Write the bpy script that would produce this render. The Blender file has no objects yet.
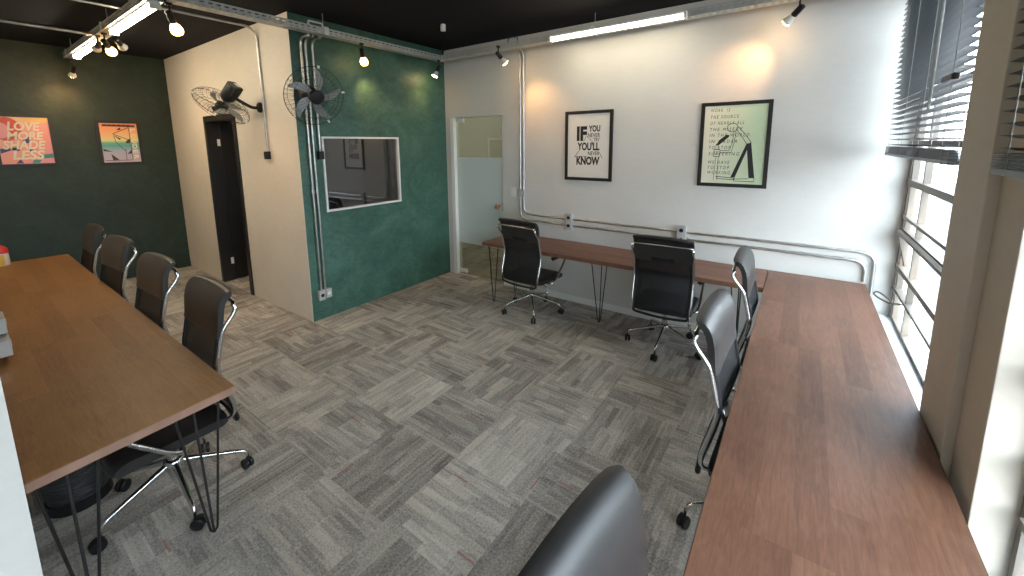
import bpy, bmesh, math, random
from mathutils import Vector, Matrix, Euler
random.seed(7)
C = bpy.context.scene.collection
PI = math.pi
R = math.radians
V = Vector

# ------------------------------------------------------------------ node helpers
class NT:
    def __init__(s, name):
        s.m = bpy.data.materials.new(name); s.m.use_nodes = True
        s.t = s.m.node_tree; s.t.nodes.clear()
        s.out = s.n('ShaderNodeOutputMaterial')
    def n(s, typ, **kw):
        x = s.t.nodes.new(typ)
        for k, v in kw.items(): setattr(x, k, v)
        return x
    def l(s, a, b): s.t.links.new(a, b)
    def inp(s, sock, v):
        if hasattr(v, 'is_output') or isinstance(v, bpy.types.NodeSocket): s.l(v, sock)
        else: sock.default_value = v
    def math(s, op, a, b=0.0, c=None):
        x = s.n('ShaderNodeMath', operation=op)
        s.inp(x.inputs[0], a); s.inp(x.inputs[1], b)
        if c is not None: s.inp(x.inputs[2], c)
        return x.outputs[0]
    def xyz(s, v):
        x = s.n('ShaderNodeSeparateXYZ'); s.l(v, x.inputs[0]); return x.outputs
    def comb(s, a, b, c=0.0):
        x = s.n('ShaderNodeCombineXYZ')
        s.inp(x.inputs[0], a); s.inp(x.inputs[1], b); s.inp(x.inputs[2], c); return x.outputs[0]
    def white(s, v):
        x = s.n('ShaderNodeTexWhiteNoise', noise_dimensions='3D'); s.l(v, x.inputs['Vector']); return x.outputs['Value']
    def noise(s, v, scale, detail=3.0, rough=0.5, dist=0.0):
        x = s.n('ShaderNodeTexNoise'); 
        if v is not None: s.l(v, x.inputs['Vector'])
        x.inputs['Scale'].default_value = scale; x.inputs['Detail'].default_value = detail
        x.inputs['Roughness'].default_value = rough; x.inputs['Distortion'].default_value = dist
        return x.outputs['Fac']
    def mapping(s, v, scale=(1, 1, 1), loc=(0, 0, 0), rot=(0, 0, 0)):
        x = s.n('ShaderNodeMapping'); s.l(v, x.inputs[0])
        x.inputs['Scale'].default_value = scale; x.inputs['Location'].default_value = loc; x.inputs['Rotation'].default_value = rot
        return x.outputs[0]
    def coord(s, k='Object'): return s.n('ShaderNodeTexCoord').outputs[k]
    def ramp(s, f, stops, interp='LINEAR'):
        x = s.n('ShaderNodeValToRGB'); s.inp(x.inputs[0], f)
        cr = x.color_ramp; cr.interpolation = interp
        while len(cr.elements) < len(stops): cr.elements.new(0.5)
        for e, (p, c) in zip(cr.elements, stops):
            e.position = p; e.color = (c[0], c[1], c[2], 1)
        return x.outputs[0]
    def mix(s, f, a, b, blend='MIX'):
        x = s.n('ShaderNodeMix', data_type='RGBA', blend_type=blend)
        s.inp(x.inputs[0], f)
        s.inp(x.inputs[6], a if not isinstance(a, tuple) else (*a[:3], 1)); s.inp(x.inputs[7], b if not isinstance(b, tuple) else (*b[:3], 1))
        return x.outputs[2]
    def pr(s, col, rough=0.5, metal=0.0, spec=0.5, bump=None, bstr=0.2, bdist=0.01, **kw):
        b = s.n('ShaderNodeBsdfPrincipled')
        s.inp(b.inputs['Base Color'], col if not isinstance(col, tuple) else (*col[:3], 1))
        s.inp(b.inputs['Roughness'], rough); s.inp(b.inputs['Metallic'], metal)
        b.inputs['Specular IOR Level'].default_value = spec
        for k, v in kw.items(): s.inp(b.inputs[k], v)
        if bump is not None:
            bp = s.n('ShaderNodeBump'); bp.inputs['Strength'].default_value = bstr; bp.inputs['Distance'].default_value = bdist
            s.l(bump, bp.inputs['Height']); s.l(bp.outputs[0], b.inputs['Normal'])
        return b.outputs[0]
    def fin(s, sh): s.l(sh, s.out.inputs['Surface']); return s.m

def plain(name, col, rough=0.5, metal=0.0, spec=0.5, var=0.12, vs=6.0, bump=0.0, **kw):
    t = NT(name); co = t.coord()
    nz = t.noise(co, vs, 4.0)
    d = tuple(max(0, c * (1 - var)) for c in col); u = tuple(min(1, c * (1 + var)) for c in col)
    c = t.ramp(nz, [(0.3, d), (0.7, u)])
    b = None
    if bump: b = t.noise(co, vs * 12, 3.0)
    return t.fin(t.pr(c, rough, metal, spec, bump=b, bstr=bump, bdist=0.004, **kw))

def emit(name, col, strength):
    t = NT(name); e = t.n('ShaderNodeEmission')
    e.inputs[0].default_value = (*col, 1); e.inputs[1].default_value = strength
    return t.fin(e.outputs[0])

def thin_glass(name, tint=(1, 1, 1), refl=None, rough=0.0, diffuse=None):
    """pane: transparent + mirror coat; refl None = Fresnel, else constant"""
    t = NT(name)
    tr = t.n('ShaderNodeBsdfTransparent'); tr.inputs[0].default_value = (*tint, 1)
    gl = t.n('ShaderNodeBsdfGlossy'); gl.inputs['Roughness'].default_value = rough; gl.inputs[0].default_value = (1, 1, 1, 1)
    mx = t.n('ShaderNodeMixShader')
    if refl is None:
        f = t.n('ShaderNodeFresnel'); f.inputs[0].default_value = 1.45; t.l(f.outputs[0], mx.inputs[0])
    else: mx.inputs[0].default_value = refl
    base = tr.outputs[0]
    if diffuse:
        df = t.n('ShaderNodeBsdfDiffuse'); df.inputs[0].default_value = (*diffuse[0], 1)
        m2 = t.n('ShaderNodeMixShader'); m2.inputs[0].default_value = diffuse[1]
        t.l(tr.outputs[0], m2.inputs[1]); t.l(df.outputs[0], m2.inputs[2]); base = m2.outputs[0]
    t.l(base, mx.inputs[1]); t.l(gl.outputs[0], mx.inputs[2])
    return t.fin(mx.outputs[0])

# ------------------------------------------------------------------ materials
TX, TY = 0.515, 0.525
def carpet_mat():
    t = NT('carpet_tiles'); co = t.coord(); x, y, z = t.xyz(co)
    gx = t.math('DIVIDE', x, TX); gy = t.math('DIVIDE', y, TY)
    ix = t.math('FLOOR', gx); iy = t.math('FLOOR', gy)
    fx = t.math('FRACT', gx); fy = t.math('FRACT', gy)
    par = t.math('MODULO', t.math('ADD', t.math('ADD', ix, iy), 200.0), 2.0)   # 0 -> stripes along y
    inv = t.math('SUBTRACT', 1.0, par)
    u = t.math('ADD', t.math('MULTIPLY', fy, inv), t.math('MULTIPLY', fx, par))   # along
    v = t.math('ADD', t.math('MULTIPLY', fx, inv), t.math('MULTIPLY', fy, par))   # across
    tid = t.comb(ix, iy, 3.7)
    trand = t.white(tid)
    # wide bands (some dark plain blocks)
    def band(nv, nu, seed):
        iv = t.math('FLOOR', t.math('MULTIPLY', v, nv))
        off = t.white(t.comb(t.math('ADD', iv, t.math('MULTIPLY', ix, 17.0)), t.math('MULTIPLY', iy, 31.0), seed))
        iu = t.math('FLOOR', t.math('ADD', t.math('MULTIPLY', u, nu), t.math('MULTIPLY', off, 5.0)))
        return t.white(t.comb(t.math('ADD', iv, t.math('MULTIPLY', ix, 57.0)), t.math('ADD', iu, t.math('MULTIPLY', iy, 91.0)), seed + 1.3)), off
    b1, o1 = band(4.0, 1.6, 1.0)
    b2, o2 = band(11.0, 2.2, 5.0)
    b3, o3 = band(34.0, 3.0, 9.0)
    fine = t.noise(co, 95.0, 3.0, 0.7)
    loop = t.n('ShaderNodeTexVoronoi'); loop.inputs['Scale'].default_value = 190.0; t.l(co, loop.inputs['Vector'])
    s = t.math('ADD', t.math('MULTIPLY', t.math('SUBTRACT', b1, 0.5), 0.16), 0.5)
    s = t.math('ADD', s, t.math('MULTIPLY', t.math('SUBTRACT', b2, 0.5), 0.20))
    s = t.math('ADD', s, t.math('MULTIPLY', t.math('SUBTRACT', b3, 0.5), 0.15))
    s = t.math('ADD', s, t.math('MULTIPLY', t.math('SUBTRACT', trand, 0.5), 0.18))
    s = t.math('ADD', s, t.math('MULTIPLY', t.math('SUBTRACT', fine, 0.5), 0.95))
    col = t.ramp(s, [(0.18, (0.185, 0.165, 0.150)), (0.41, (0.345, 0.312, 0.280)), (0.59, (0.53, 0.485, 0.430)), (0.84, (0.76, 0.70, 0.61))])
    # thin light threads
    iv = t.math('FLOOR', t.math('MULTIPLY', v, 46.0))
    th = t.white(t.comb(t.math('ADD', iv, t.math('MULTIPLY', ix, 23.0)), t.math('MULTIPLY', iy, 37.0), 12.0))
    thm = t.math('MULTIPLY', t.math('GREATER_THAN', th, 0.93), t.math('GREATER_THAN', o1, 0.25))
    col = t.mix(t.math('MULTIPLY', thm, 0.40), col, (0.62, 0.57, 0.42))
    # red dashes
    iu = t.math('FLOOR', t.math('ADD', t.math('MULTIPLY', u, 5.0), t.math('MULTIPLY', th, 3.0)))
    rd = t.white(t.comb(t.math('ADD', iv, t.math('MULTIPLY', ix, 71.0)), t.math('ADD', iu, t.math('MULTIPLY', iy, 19.0)), 20.0))
    rm = t.math('MULTIPLY', t.math('GREATER_THAN', rd, 0.994), 0.55)
    col = t.mix(rm, col, (0.42, 0.10, 0.075))
    hb = t.math('ADD', loop.outputs['Distance'], t.math('MULTIPLY', s, 0.6))
    return t.fin(t.pr(col, 0.95, 0, 0.15, bump=hb, bstr=0.5, bdist=0.004))

def wood_mat(name, dark, mid, light, axis, rough=0.42, spec=0.5, stave=0.095, ln=0.7):
    t = NT(name); co = t.coord(); x, y, z = t.xyz(co)
    a, c = (x, y) if axis == 'x' else (y, x)
    iv = t.math('FLOOR', t.math('DIVIDE', c, stave))
    off = t.white(t.comb(iv, 4.0, 1.0))
    iu = t.math('FLOOR', t.math('ADD', t.math('DIVIDE', a, ln), t.math('MULTIPLY', off, 3.0)))
    rid = t.white(t.comb(iv, iu, 2.0))
    vec = t.comb(t.math('MULTIPLY', a, 1.0), t.math('MULTIPLY', c, 9.0), t.math('MULTIPLY', rid, 13.0))
    grain = t.noise(vec, 7.0, 6.0, 0.6, 1.2)
    vec2 = t.comb(t.math('MULTIPLY', a, 2.0), t.math('MULTIPLY', c, 40.0), t.math('MULTIPLY', rid, 7.0))
    fib = t.noise(vec2, 12.0, 4.0, 0.6)
    blot = t.noise(co, 4.5, 5.0, 0.6, 0.6)
    s = t.math('ADD', t.math('MULTIPLY', t.math('SUBTRACT', rid, 0.5), 0.20), 0.0)
    s = t.math('ADD', s, t.math('MULTIPLY', grain, 0.55))
    s = t.math('ADD', s, t.math('MULTIPLY', fib, 0.25))
    s = t.math('ADD', s, t.math('MULTIPLY', t.math('SUBTRACT', blot, 0.3), 0.45))
    col = t.ramp(s, [(0.18, dark), (0.5, mid), (0.85, light)])
    rg = t.math('ADD', rough - 0.06, t.math('MULTIPLY', blot, 0.14))
    return t.fin(t.pr(col, rg, 0, spec, bump=fib, bstr=0.12, bdist=0.002))

def cement_mat(name, dark, mid, light, rough=0.5):
    t = NT(name); co = t.coord()
    n1 = t.noise(co, 1.6, 8.0, 0.62, 1.4); n2 = t.noise(t.mapping(co, (1.0, 1.0, 1.7)), 6.0, 6.0, 0.65, 2.2)
    s = t.math('ADD', t.math('MULTIPLY', n1, 0.55), t.math('MULTIPLY', n2, 0.45))
    col = t.ramp(s, [(0.34, dark), (0.5, mid), (0.68, light)])
    return t.fin(t.pr(col, t.math('ADD', rough - 0.12, t.math('MULTIPLY', n2, 0.24)), 0, 0.45, bump=n2, bstr=0.25, bdist=0.01))

def wall_mat(name, col, sc=2.0, var=0.04, rough=0.75):
    t = NT(name); co = t.coord()
    n1 = t.noise(co, sc, 5.0, 0.6); n2 = t.noise(t.mapping(co, (1.0, 1.0, 4.0)), 9.0, 4.0)
    s = t.math('ADD', t.math('MULTIPLY', n1, 0.6), t.math('MULTIPLY', n2, 0.4))
    c = t.ramp(s, [(0.3, tuple(k * (1 - var) for k in col)), (0.7, tuple(min(1, k * (1 + var)) for k in col))])
    return t.fin(t.pr(c, rough, 0, 0.3, bump=n2, bstr=0.08, bdist=0.01))

M = {}
M['carpet'] = carpet_mat()
M['wood_left'] = wood_mat('oak_brown_laminate', (0.155, 0.064, 0.017), (0.27, 0.122, 0.036), (0.37, 0.185, 0.064), 'x', 0.42, 0.35)
M['wood_back'] = wood_mat('red_brown_laminate', (0.090, 0.036, 0.021), (0.175, 0.077, 0.046), (0.26, 0.130, 0.080), 'x', 0.42, 0.42)
M['wood_right'] = wood_mat('red_brown_laminate_long', (0.070, 0.029, 0.017), (0.160, 0.071, 0.041), (0.26, 0.125, 0.075), 'y', 0.42, 0.42)
M['edge'] = plain('edge_strip_sheen', (0.30, 0.175, 0.125), 0.5, var=0.15, vs=12)  # reflection on the laminate edge, put into a lighter pinkish colour
M['shaded_green'] = cement_mat('shaded_green_cement', (0.010, 0.022, 0.015), (0.017, 0.036, 0.025), (0.032, 0.056, 0.038))  # same green paint as the partition, with the far wall's shade darkened in
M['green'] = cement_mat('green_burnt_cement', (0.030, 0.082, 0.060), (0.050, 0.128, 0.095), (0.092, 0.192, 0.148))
M['white'] = wall_mat('white_wall_paint', (0.64, 0.62, 0.58))
M['beige'] = wall_mat('white_paint_warm_lit', (0.76, 0.70, 0.62), 1.5, 0.06)  # same white paint, with the warm lamp light mixed into its colour
M['pillar'] = wall_mat('white_paint_warm_shade', (0.64, 0.575, 0.48), 1.5, 0.05, 0.6)  # white paint with warm shade put into the colour
M['ceiling'] = wall_mat('black_ceiling_paint', (0.003, 0.003, 0.006), 2.0, 0.3, 0.9)
M['trim'] = plain('white_trim_paint', (0.80, 0.80, 0.77), 0.45, var=0.03)
M['sill'] = wall_mat('white_sill_tile', (0.76, 0.78, 0.80), 2.0, 0.03, 0.35)
M['black_wood'] = plain('black_painted_wood', (0.012, 0.011, 0.010), 0.42)
M['leather'] = None
def leather():
    t = NT('black_leather'); co = t.coord()
    v = t.n('ShaderNodeTexVoronoi'); v.inputs['Scale'].default_value = 220.0; t.l(co, v.inputs['Vector'])
    n = t.noise(co, 7.0, 4.0)
    col = t.ramp(n, [(0.3, (0.014, 0.013, 0.013)), (0.7, (0.024, 0.022, 0.021))])
    h = t.math('ADD', t.math('MULTIPLY', v.outputs['Distance'], 0.15), t.math('MULTIPLY', n, 1.2))
    return t.fin(t.pr(col, 0.40, 0, 0.45, bump=h, bstr=0.15, bdist=0.004, **{'Coat Weight': 0.18, 'Coat Roughness': 0.36}))
M['leather'] = leather()
def mesh_cloth():
    t = NT('black_mesh_cloth'); co = t.coord(); x, y, z = t.xyz(co)
    w = t.math('MULTIPLY', t.math('SINE', t.math('MULTIPLY', x, 900.0)), t.math('SINE', t.math('MULTIPLY', z, 900.0)))
    col = t.ramp(w, [(0.2, (0.007, 0.008, 0.010)), (0.8, (0.020, 0.023, 0.028))])
    b = t.pr(col, 0.5, 0, 0.45)
    tr = t.n('ShaderNodeBsdfTransparent'); mx = t.n('ShaderNodeMixShader'); mx.inputs[0].default_value = 0.78
    t.l(tr.outputs[0], mx.inputs[1]); t.l(b, mx.inputs[2])
    return t.fin(mx.outputs[0])
M['mesh'] = mesh_cloth()
M['chrome'] = plain('polished_chrome', (0.68, 0.68, 0.68), 0.2, 1.0, var=0.03)
M['steel'] = plain('galvanised_steel', (0.56, 0.56, 0.54), 0.36, 1.0, var=0.14, vs=14)
M['tray'] = plain('zinc_plated_tray', (0.55, 0.56, 0.54), 0.48, 0.55, var=0.1, vs=10)
M['blk_plastic'] = plain('black_plastic', (0.011, 0.011, 0.012), 0.42, spec=0.35)
M['blk_metal'] = plain('black_powder_coat', (0.014, 0.013, 0.013), 0.45, spec=0.5)
M['grey_box'] = plain('grey_cast_box', (0.47, 0.47, 0.46), 0.5, 0.2)
M['wht_plastic'] = plain('white_plastic', (0.78, 0.77, 0.73), 0.4, var=0.03)
M['window_metal'] = plain('grey_brown_iron', (0.17, 0.145, 0.12), 0.5, 0.2)
M['glass'] = thin_glass('clear_window_glass', (0.97, 0.985, 0.985), 0.06)
M['dark_glass'] = thin_glass('dark_partition_glass', (0.45, 0.45, 0.45), 0.15)
M['door_glass'] = thin_glass('olive_door_glass', (0.72, 0.73, 0.64), 0.09)
M['frost'] = thin_glass('frosted_door_film', (0.8, 0.84, 0.8), 0.04, 0.3, ((0.66, 0.73, 0.70), 0.88))
M['blind'] = plain('black_blind_slats', (0.030, 0.036, 0.046), 0.34, 0.0, 0.6)
M['cord'] = plain('grey_cord', (0.42, 0.42, 0.40), 0.7)
M['copper'] = plain('copper_knob_metal', (0.75, 0.36, 0.15), 0.28, 0.8)
M['tube'] = emit('warm_led_tube', (1.0, 0.86, 0.62), 40.0)
M['tube_soft'] = emit('warm_led_tube_wall', (1.0, 0.86, 0.62), 20.0)
M['bulb'] = emit('warm_bulb_face', (1.0, 0.62, 0.25), 60.0)
M['globe'] = emit('amber_globe_glow', (1.0, 0.55, 0.16), 9.0)
M['bulb_white'] = plain('white_bulb_neck', (0.75, 0.72, 0.64), 0.35, var=0.02)
M['blade'] = thin_glass('smoky_fan_blade', (0.55, 0.57, 0.56), 0.05, 0.25, ((0.36, 0.37, 0.36), 0.72))
M['paper'] = plain('cream_poster_paper', (0.80, 0.75, 0.68), 0.55, var=0.02)
M['ink'] = plain('black_ink', (0.015, 0.015, 0.015), 0.6)
M['cream_ink'] = plain('cream_ink', (0.86, 0.78, 0.62), 0.6, var=0.03)
M['frame'] = plain('black_poster_frame', (0.013, 0.012, 0.011), 0.4)
M['bag'] = None
def mat_bin():
    t = NT('black_wire_mesh_bin'); co = t.coord()
    n = t.noise(t.mapping(co, (1, 1, 9)), 14.0, 4.0, 0.7)
    col = t.ramp(n, [(0.45, (0.012, 0.012, 0.013)), (0.72, (0.10, 0.105, 0.11))])
    return t.fin(t.pr(col, 0.35, 0, 0.6, bump=n, bstr=0.6, bdist=0.01))
M['bin'] = mat_bin()
def mat_greenposter():
    t = NT('pale_green_poster_paper'); x, y, z = t.xyz(t.coord('Generated'))
    n = t.noise(t.coord(), 3.0, 3.0)
    s = t.math('ADD', x, t.math('MULTIPLY', t.math('SUBTRACT', n, 0.5), 0.3))
    return t.fin(t.pr(t.ramp(s, [(0.1, (0.80, 0.77, 0.60)), (0.55, (0.66, 0.72, 0.50)), (0.95, (0.54, 0.66, 0.44))]), 0.5))
M['green_paper'] = mat_greenposter()
def mat_grad():
    t = NT('sunset_poster_print'); x, y, z = t.xyz(t.coord('Generated'))
    return t.fin(t.pr(t.ramp(z, [(0.0, (0.55, 0.45, 0.55)), (0.28, (0.42, 0.44, 0.60)), (0.42, (0.10, 0.42, 0.40)), (0.50, (0.16, 0.46, 0.34)), (0.56, (0.80, 0.74, 0.36)), (0.75, (0.95, 0.50, 0.24)), (1.0, (0.92, 0.30, 0.16))]), 0.45))
M['sunset'] = mat_grad()
def mat_pink():
    t = NT('pink_orange_poster_print'); x, y, z = t.xyz(t.coord('Generated'))
    s = t.math('ADD', t.math('MULTIPLY', y, -0.5), t.math('MULTIPLY', z, 0.6))
    return t.fin(t.pr(t.ramp(t.math('ADD', s, 0.45), [(0.05, (0.82, 0.34, 0.38)), (0.35, (0.90, 0.36, 0.30)), (0.62, (0.88, 0.42, 0.40)), (0.85, (0.92, 0.62, 0.30))]), 0.45))
M['pink'] = mat_pink()
for nm, c in (('red_ink', (0.72, 0.12, 0.10)), ('rose_ink', (0.85, 0.38, 0.42)), ('navy_ink', (0.07, 0.09, 0.24)), ('teal_ink', (0.05, 0.30, 0.32)), ('yellow_ink', (0.88, 0.60, 0.20)),
              ('brown_ink', (0.06, 0.035, 0.03))):
    M[nm] = plain(nm, c, 0.55, var=0.04)
M['red_cap'] = plain('red_plastic_cap', (0.55, 0.025, 0.02), 0.3)
M['can_label'] = plain('white_can_label', (0.70, 0.66, 0.60), 0.45)
M['can_yellow'] = plain('yellow_can_label', (0.75, 0.50, 0.08), 0.45)
M['blue'] = plain('blue_cable_sheath', (0.02, 0.06, 0.20), 0.4)
M['pavement'] = wall_mat('grey_pavement', (0.10, 0.095, 0.09), 0.6, 0.15, 0.9)
M['outside_wall'] = wall_mat('outside_wall_paint', (0.16, 0.155, 0.145), 0.5, 0.12, 0.9)
M['hedge'] = plain('dusty_green_hedge', (0.10, 0.17, 0.08), 0.8, var=0.5, vs=9)

# ------------------------------------------------------------------ mesh helpers
class MB:
    def __init__(s): s.bm = bmesh.new()
    def box(s, x0, x1, y0, y1, z0, z1, bev=0.0, mat=None):
        g = bmesh.ops.create_cube(s.bm, size=1.0); vs = g['verts']
        for v in vs:
            v.co = V((x0 + (v.co.x + .5) * (x1 - x0), y0 + (v.co.y + .5) * (y1 - y0), z0 + (v.co.z + .5) * (z1 - z0)))
        if bev:
            es = list({e for v in vs for e in v.link_edges})
            r = bmesh.ops.bevel(s.bm, geom=es, offset=bev, segments=2, affect='EDGES', profile=0.6)
            vs = list({v for f in r['faces'] for v in f.verts} | {v for v in vs if v.is_valid})
        if mat is not None:
            for v in vs: v.co = mat @ v.co
        return s
    def tube(s, pts, r, n=10, closed=False, cap=True, rads=None):
        pts = [V(p) for p in pts]; N = len(pts)
        rings = []; prev = None
        for i, p in enumerate(pts):
            if closed: t = (pts[(i + 1) % N] - pts[i - 1])
            elif i == 0: t = pts[1] - pts[0]
            elif i == N - 1: t = pts[-1] - pts[-2]
            else: t = (pts[i + 1] - p).normalized() + (p - pts[i - 1]).normalized()
            t = t.normalized() if t.length > 1e-9 else V((0, 0, 1))
            if prev is None:
                a = V((0, 0, 1)) if abs(t.z) < 0.9 else V((1, 0, 0)); prev = t.cross(a).normalized()
            else:
                prev = (prev - t * prev.dot(t))
                prev = prev.normalized() if prev.length > 1e-6 else t.orthogonal().normalized()
            b = t.cross(prev); rr = rads[i] if rads else r
            rings.append([s.bm.verts.new(p + (prev * math.cos(2 * PI * k / n) + b * math.sin(2 * PI * k / n)) * rr) for k in range(n)])
        for i in range(N if closed else N - 1):
            A, B = rings[i], rings[(i + 1) % N]
            off = 0
            if closed and i == N - 1:   # best twist match
                off = min(range(n), key=lambda o: (A[0].co - B[o].co).length)
            for k in range(n):
                s.bm.faces.new((A[k], A[(k + 1) % n], B[(k + 1 + off) % n], B[(k + off) % n]))
        if cap and not closed:
            s.bm.faces.new(rings[0][::-1]); s.bm.faces.new(rings[-1])
        return s
    def lathe(s, prof, n=24, mat=None, cap=True):
        """prof: (r, z) pairs around local Z"""
        rings = []
        for r, z in prof:
            ring = [s.bm.verts.new(V((r * math.cos(2 * PI * k / n), r * math.sin(2 * PI * k / n), z))) for k in range(n)]
            rings.append(ring)
        for A, B in zip(rings, rings[1:]):
            for k in range(n): s.bm.faces.new((A[k], A[(k + 1) % n], B[(k + 1) % n], B[k]))
        if cap:
            s.bm.faces.new(rings[0][::-1]); s.bm.faces.new(rings[-1])
        if mat is not None:
            for ring in rings:
                for v in ring: v.co = mat @ v.co
        return s
    def prism(s, pts, d0, d1, fn):
        """outline pts (a,b) extruded between d0,d1; fn(a,b,d)->xyz"""
        A = [s.bm.verts.new(V(fn(a, b, d0))) for a, b in pts]; B = [s.bm.verts.new(V(fn(a, b, d1))) for a, b in pts]
        n = len(pts)
        s.bm.faces.new(A[::-1]); s.bm.faces.new(B)
        for k in range(n): s.bm.faces.new((A[k], A[(k + 1) % n], B[(k + 1) % n], B[k]))
        return s
    def loft(s, rings, closed_ring=True, cap=True):
        vr = [[s.bm.verts.new(V(p)) for p in r] for r in rings]
        n = len(vr[0])
        for A, B in zip(vr, vr[1:]):
            for k in range(n if closed_ring else n - 1): s.bm.faces.new((A[k], A[(k + 1) % n], B[(k + 1) % n], B[k]))
        if cap and closed_ring:
            s.bm.faces.new(vr[0][::-1]); s.bm.faces.new(vr[-1])
        return s
    def tf(s, mat):
        bmesh.ops.transform(s.bm, matrix=mat, verts=s.bm.verts[:]); return s
    def obj(s, name, mat, parent=None, smooth=None, loc=None):
        bmesh.ops.recalc_face_normals(s.bm, faces=s.bm.faces[:])
        me = bpy.data.meshes.new(name); s.bm.to_mesh(me); s.bm.free()
        me.materials.append(M[mat] if isinstance(mat, str) else mat)
        if smooth is not None:
            for p in me.polygons: p.use_smooth = True
            try: me.set_sharp_from_angle(angle=R(smooth))
            except Exception: pass
        o = bpy.data.objects.new(name, me); C.objects.link(o)
        if parent is not None: o.parent = parent
        if loc is not None: o.location = loc
        return o

def tag(o, label=None, cat=None, group=None, kind=None):
    if label: o['label'] = label
    if cat: o['category'] = cat
    if group: o['group'] = group
    if kind: o['kind'] = kind
    return o
def thing(name, label, cat, loc=(0, 0, 0), rotz=0.0, group=None):
    o = bpy.data.objects.new(name, None); C.objects.link(o)
    o.location = loc; o.rotation_euler = (0, 0, rotz); o.empty_display_size = 0.1
    return tag(o, label, cat, group)
def struct(o, label=None, cat=None):
    return tag(o, label, cat, kind='structure')
def copy_tree(o, parent=None):
    kids = [c for c in C.objects if c.parent == o]
    c = o.copy(); C.objects.link(c)
    if parent is not None: c.parent = parent
    for k in kids: copy_tree(k, c)
    return c
def arc(c, r, a0, a1, n, fn):
    return [fn(c[0] + r * math.cos(a0 + (a1 - a0) * i / n), c[1] + r * math.sin(a0 + (a1 - a0) * i / n)) for i in range(n + 1)]
def smooth_path(pts, k=6):
    pts = [V(p) for p in pts]; out = []
    for i in range(len(pts) - 1):
        p0 = pts[max(i - 1, 0)]; p1 = pts[i]; p2 = pts[i + 1]; p3 = pts[min(i + 2, len(pts) - 1)]
        for j in range(k):
            t = j / k
            out.append(0.5 * ((2 * p1) + (p2 - p0) * t + (2 * p0 - 5 * p1 + 4 * p2 - p3) * t * t + (3 * p1 - p0 - 3 * p2 + p3) * t ** 3))
    out.append(pts[-1]); return out
def round_path(pts, r, n=6):
    """polyline with corners rounded by radius r"""
    pts = [V(p) for p in pts]; out = [pts[0]]
    for i in range(1, len(pts) - 1):
        a = (pts[i - 1] - pts[i]).normalized(); b = (pts[i + 1] - pts[i]).normalized()
        p, q = pts[i] + a * r, pts[i] + b * r
        for j in range(n + 1):
            t = j / n
            out.append(p * (1 - t) ** 2 + pts[i] * 2 * t * (1 - t) + q * t * t)
    out.append(pts[-1]); return out

# ------------------------------------------------------------------ dimensions
H = 3.147
XL, YF, XE = -3.66, -4.19, 2.45           # far green wall, wall behind left desk, its end
YB = -2.098                               # beige wall face
XW = 4.82                                 # window plane
YR = -6.2                                 # wall behind the camera
WT = 0.12

# ------------------------------------------------------------------ shell
struct(MB().box(XL - .15, 5.0, YR - .15, 0.0, -0.12, 0.0).box(XL - .15, 5.0, 0.0, 2.6, -0.12, 0.0).obj('floor', 'carpet'))
struct(MB().box(XL - .15, 5.1, YR - .15, 2.6, H, H + .12).obj('ceiling', 'ceiling'))
# back wall with glass door opening x .143-.992, z 0-2.24
DX0, DX1, DZ = 0.143, 0.992, 2.24
struct(MB().box(-WT, DX0, 0, WT, 0, H).box(DX0, DX1, 0, WT, DZ, H).box(DX1, XW + .15, 0, WT, 0, H).obj('wall_back', 'white'))
struct(MB().box(XL - .15, XL, YR, 2.6, 0, H).obj('wall_left', 'shaded_green'))
# green partition wall (x -.12..0) with window hole
GY0, GY1, GZ0, GZ1 = -1.853, -0.85, 1.165, 1.97
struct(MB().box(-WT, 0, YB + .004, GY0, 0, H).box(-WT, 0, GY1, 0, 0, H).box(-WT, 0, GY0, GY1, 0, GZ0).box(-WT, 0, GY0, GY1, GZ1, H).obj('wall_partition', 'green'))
# beige wall with door hole (opening x -2.30..-1.47)
BX0, BX1, BZ = -2.31, -1.465, 2.205
struct(MB().box(XL, BX0, YB, YB + WT, 0, H).box(BX1, -WT, YB, YB + WT, 0, H).box(-WT, 0.0, YB, YB + .004, 0, H).box(BX0, BX1, YB, YB + WT, BZ, H).obj('wall_beige', 'beige'))
struct(MB().box(XL, XE, YF - .15, YF, 0, H).box(XE - .15, XE, YR, YF - .15, 0, H).obj('wall_front', 'white'))
struct(MB().box(XE - .15, 5.0, YR - .15, YR, 0, H).obj('wall_rear', 'white'))
# inner side of the small dark office and of the room behind the glass door
struct(MB().box(XL, 2.2, 2.45, 2.6, 0, H).box(2.05, 2.2, WT, 2.45, 0, H).box(-0.9, -0.78, WT, 2.45, 0, H).box(XL, -0.78, 0, WT, 0, H).obj('wall_inner', 'white'))
# right wall: low wall and sill, pillar, lintel, second opening
SZ = 0.51
struct(MB().box(4.645, 4.95, -1.905, 0, 0, SZ).box(4.675, 4.95, -5.2, -2.45, 0, SZ).obj('wall_right', 'sill'))
struct(MB().box(4.66, 4.95, -1.905, 0, 2.98, H).box(4.675, 4.95, -5.2, -2.45, 2.98, H).box(4.66, 4.95, YR, -5.2, 0, H).obj('wall_lintel', 'white'))
struct(MB().box(4.64, 4.95, -2.235, -1.905, 0, H, 0.004).box(4.67, 4.95, -2.45, -2.235, 0, H, 0.004).obj('trim_1', 'pillar'), 'shade-tinted pillar between the two windows with a shallow step down its face', 'pillar')
struct(MB().box(1.0, 4.64, -0.014, 0, 0, 0.075, 0.004).obj('baseboard_back', 'trim'))
struct(MB().box(XL, XL + .014, YF, YB, 0, 0.085, 0.004).obj('baseboard_left', 'shaded_green'))

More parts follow.
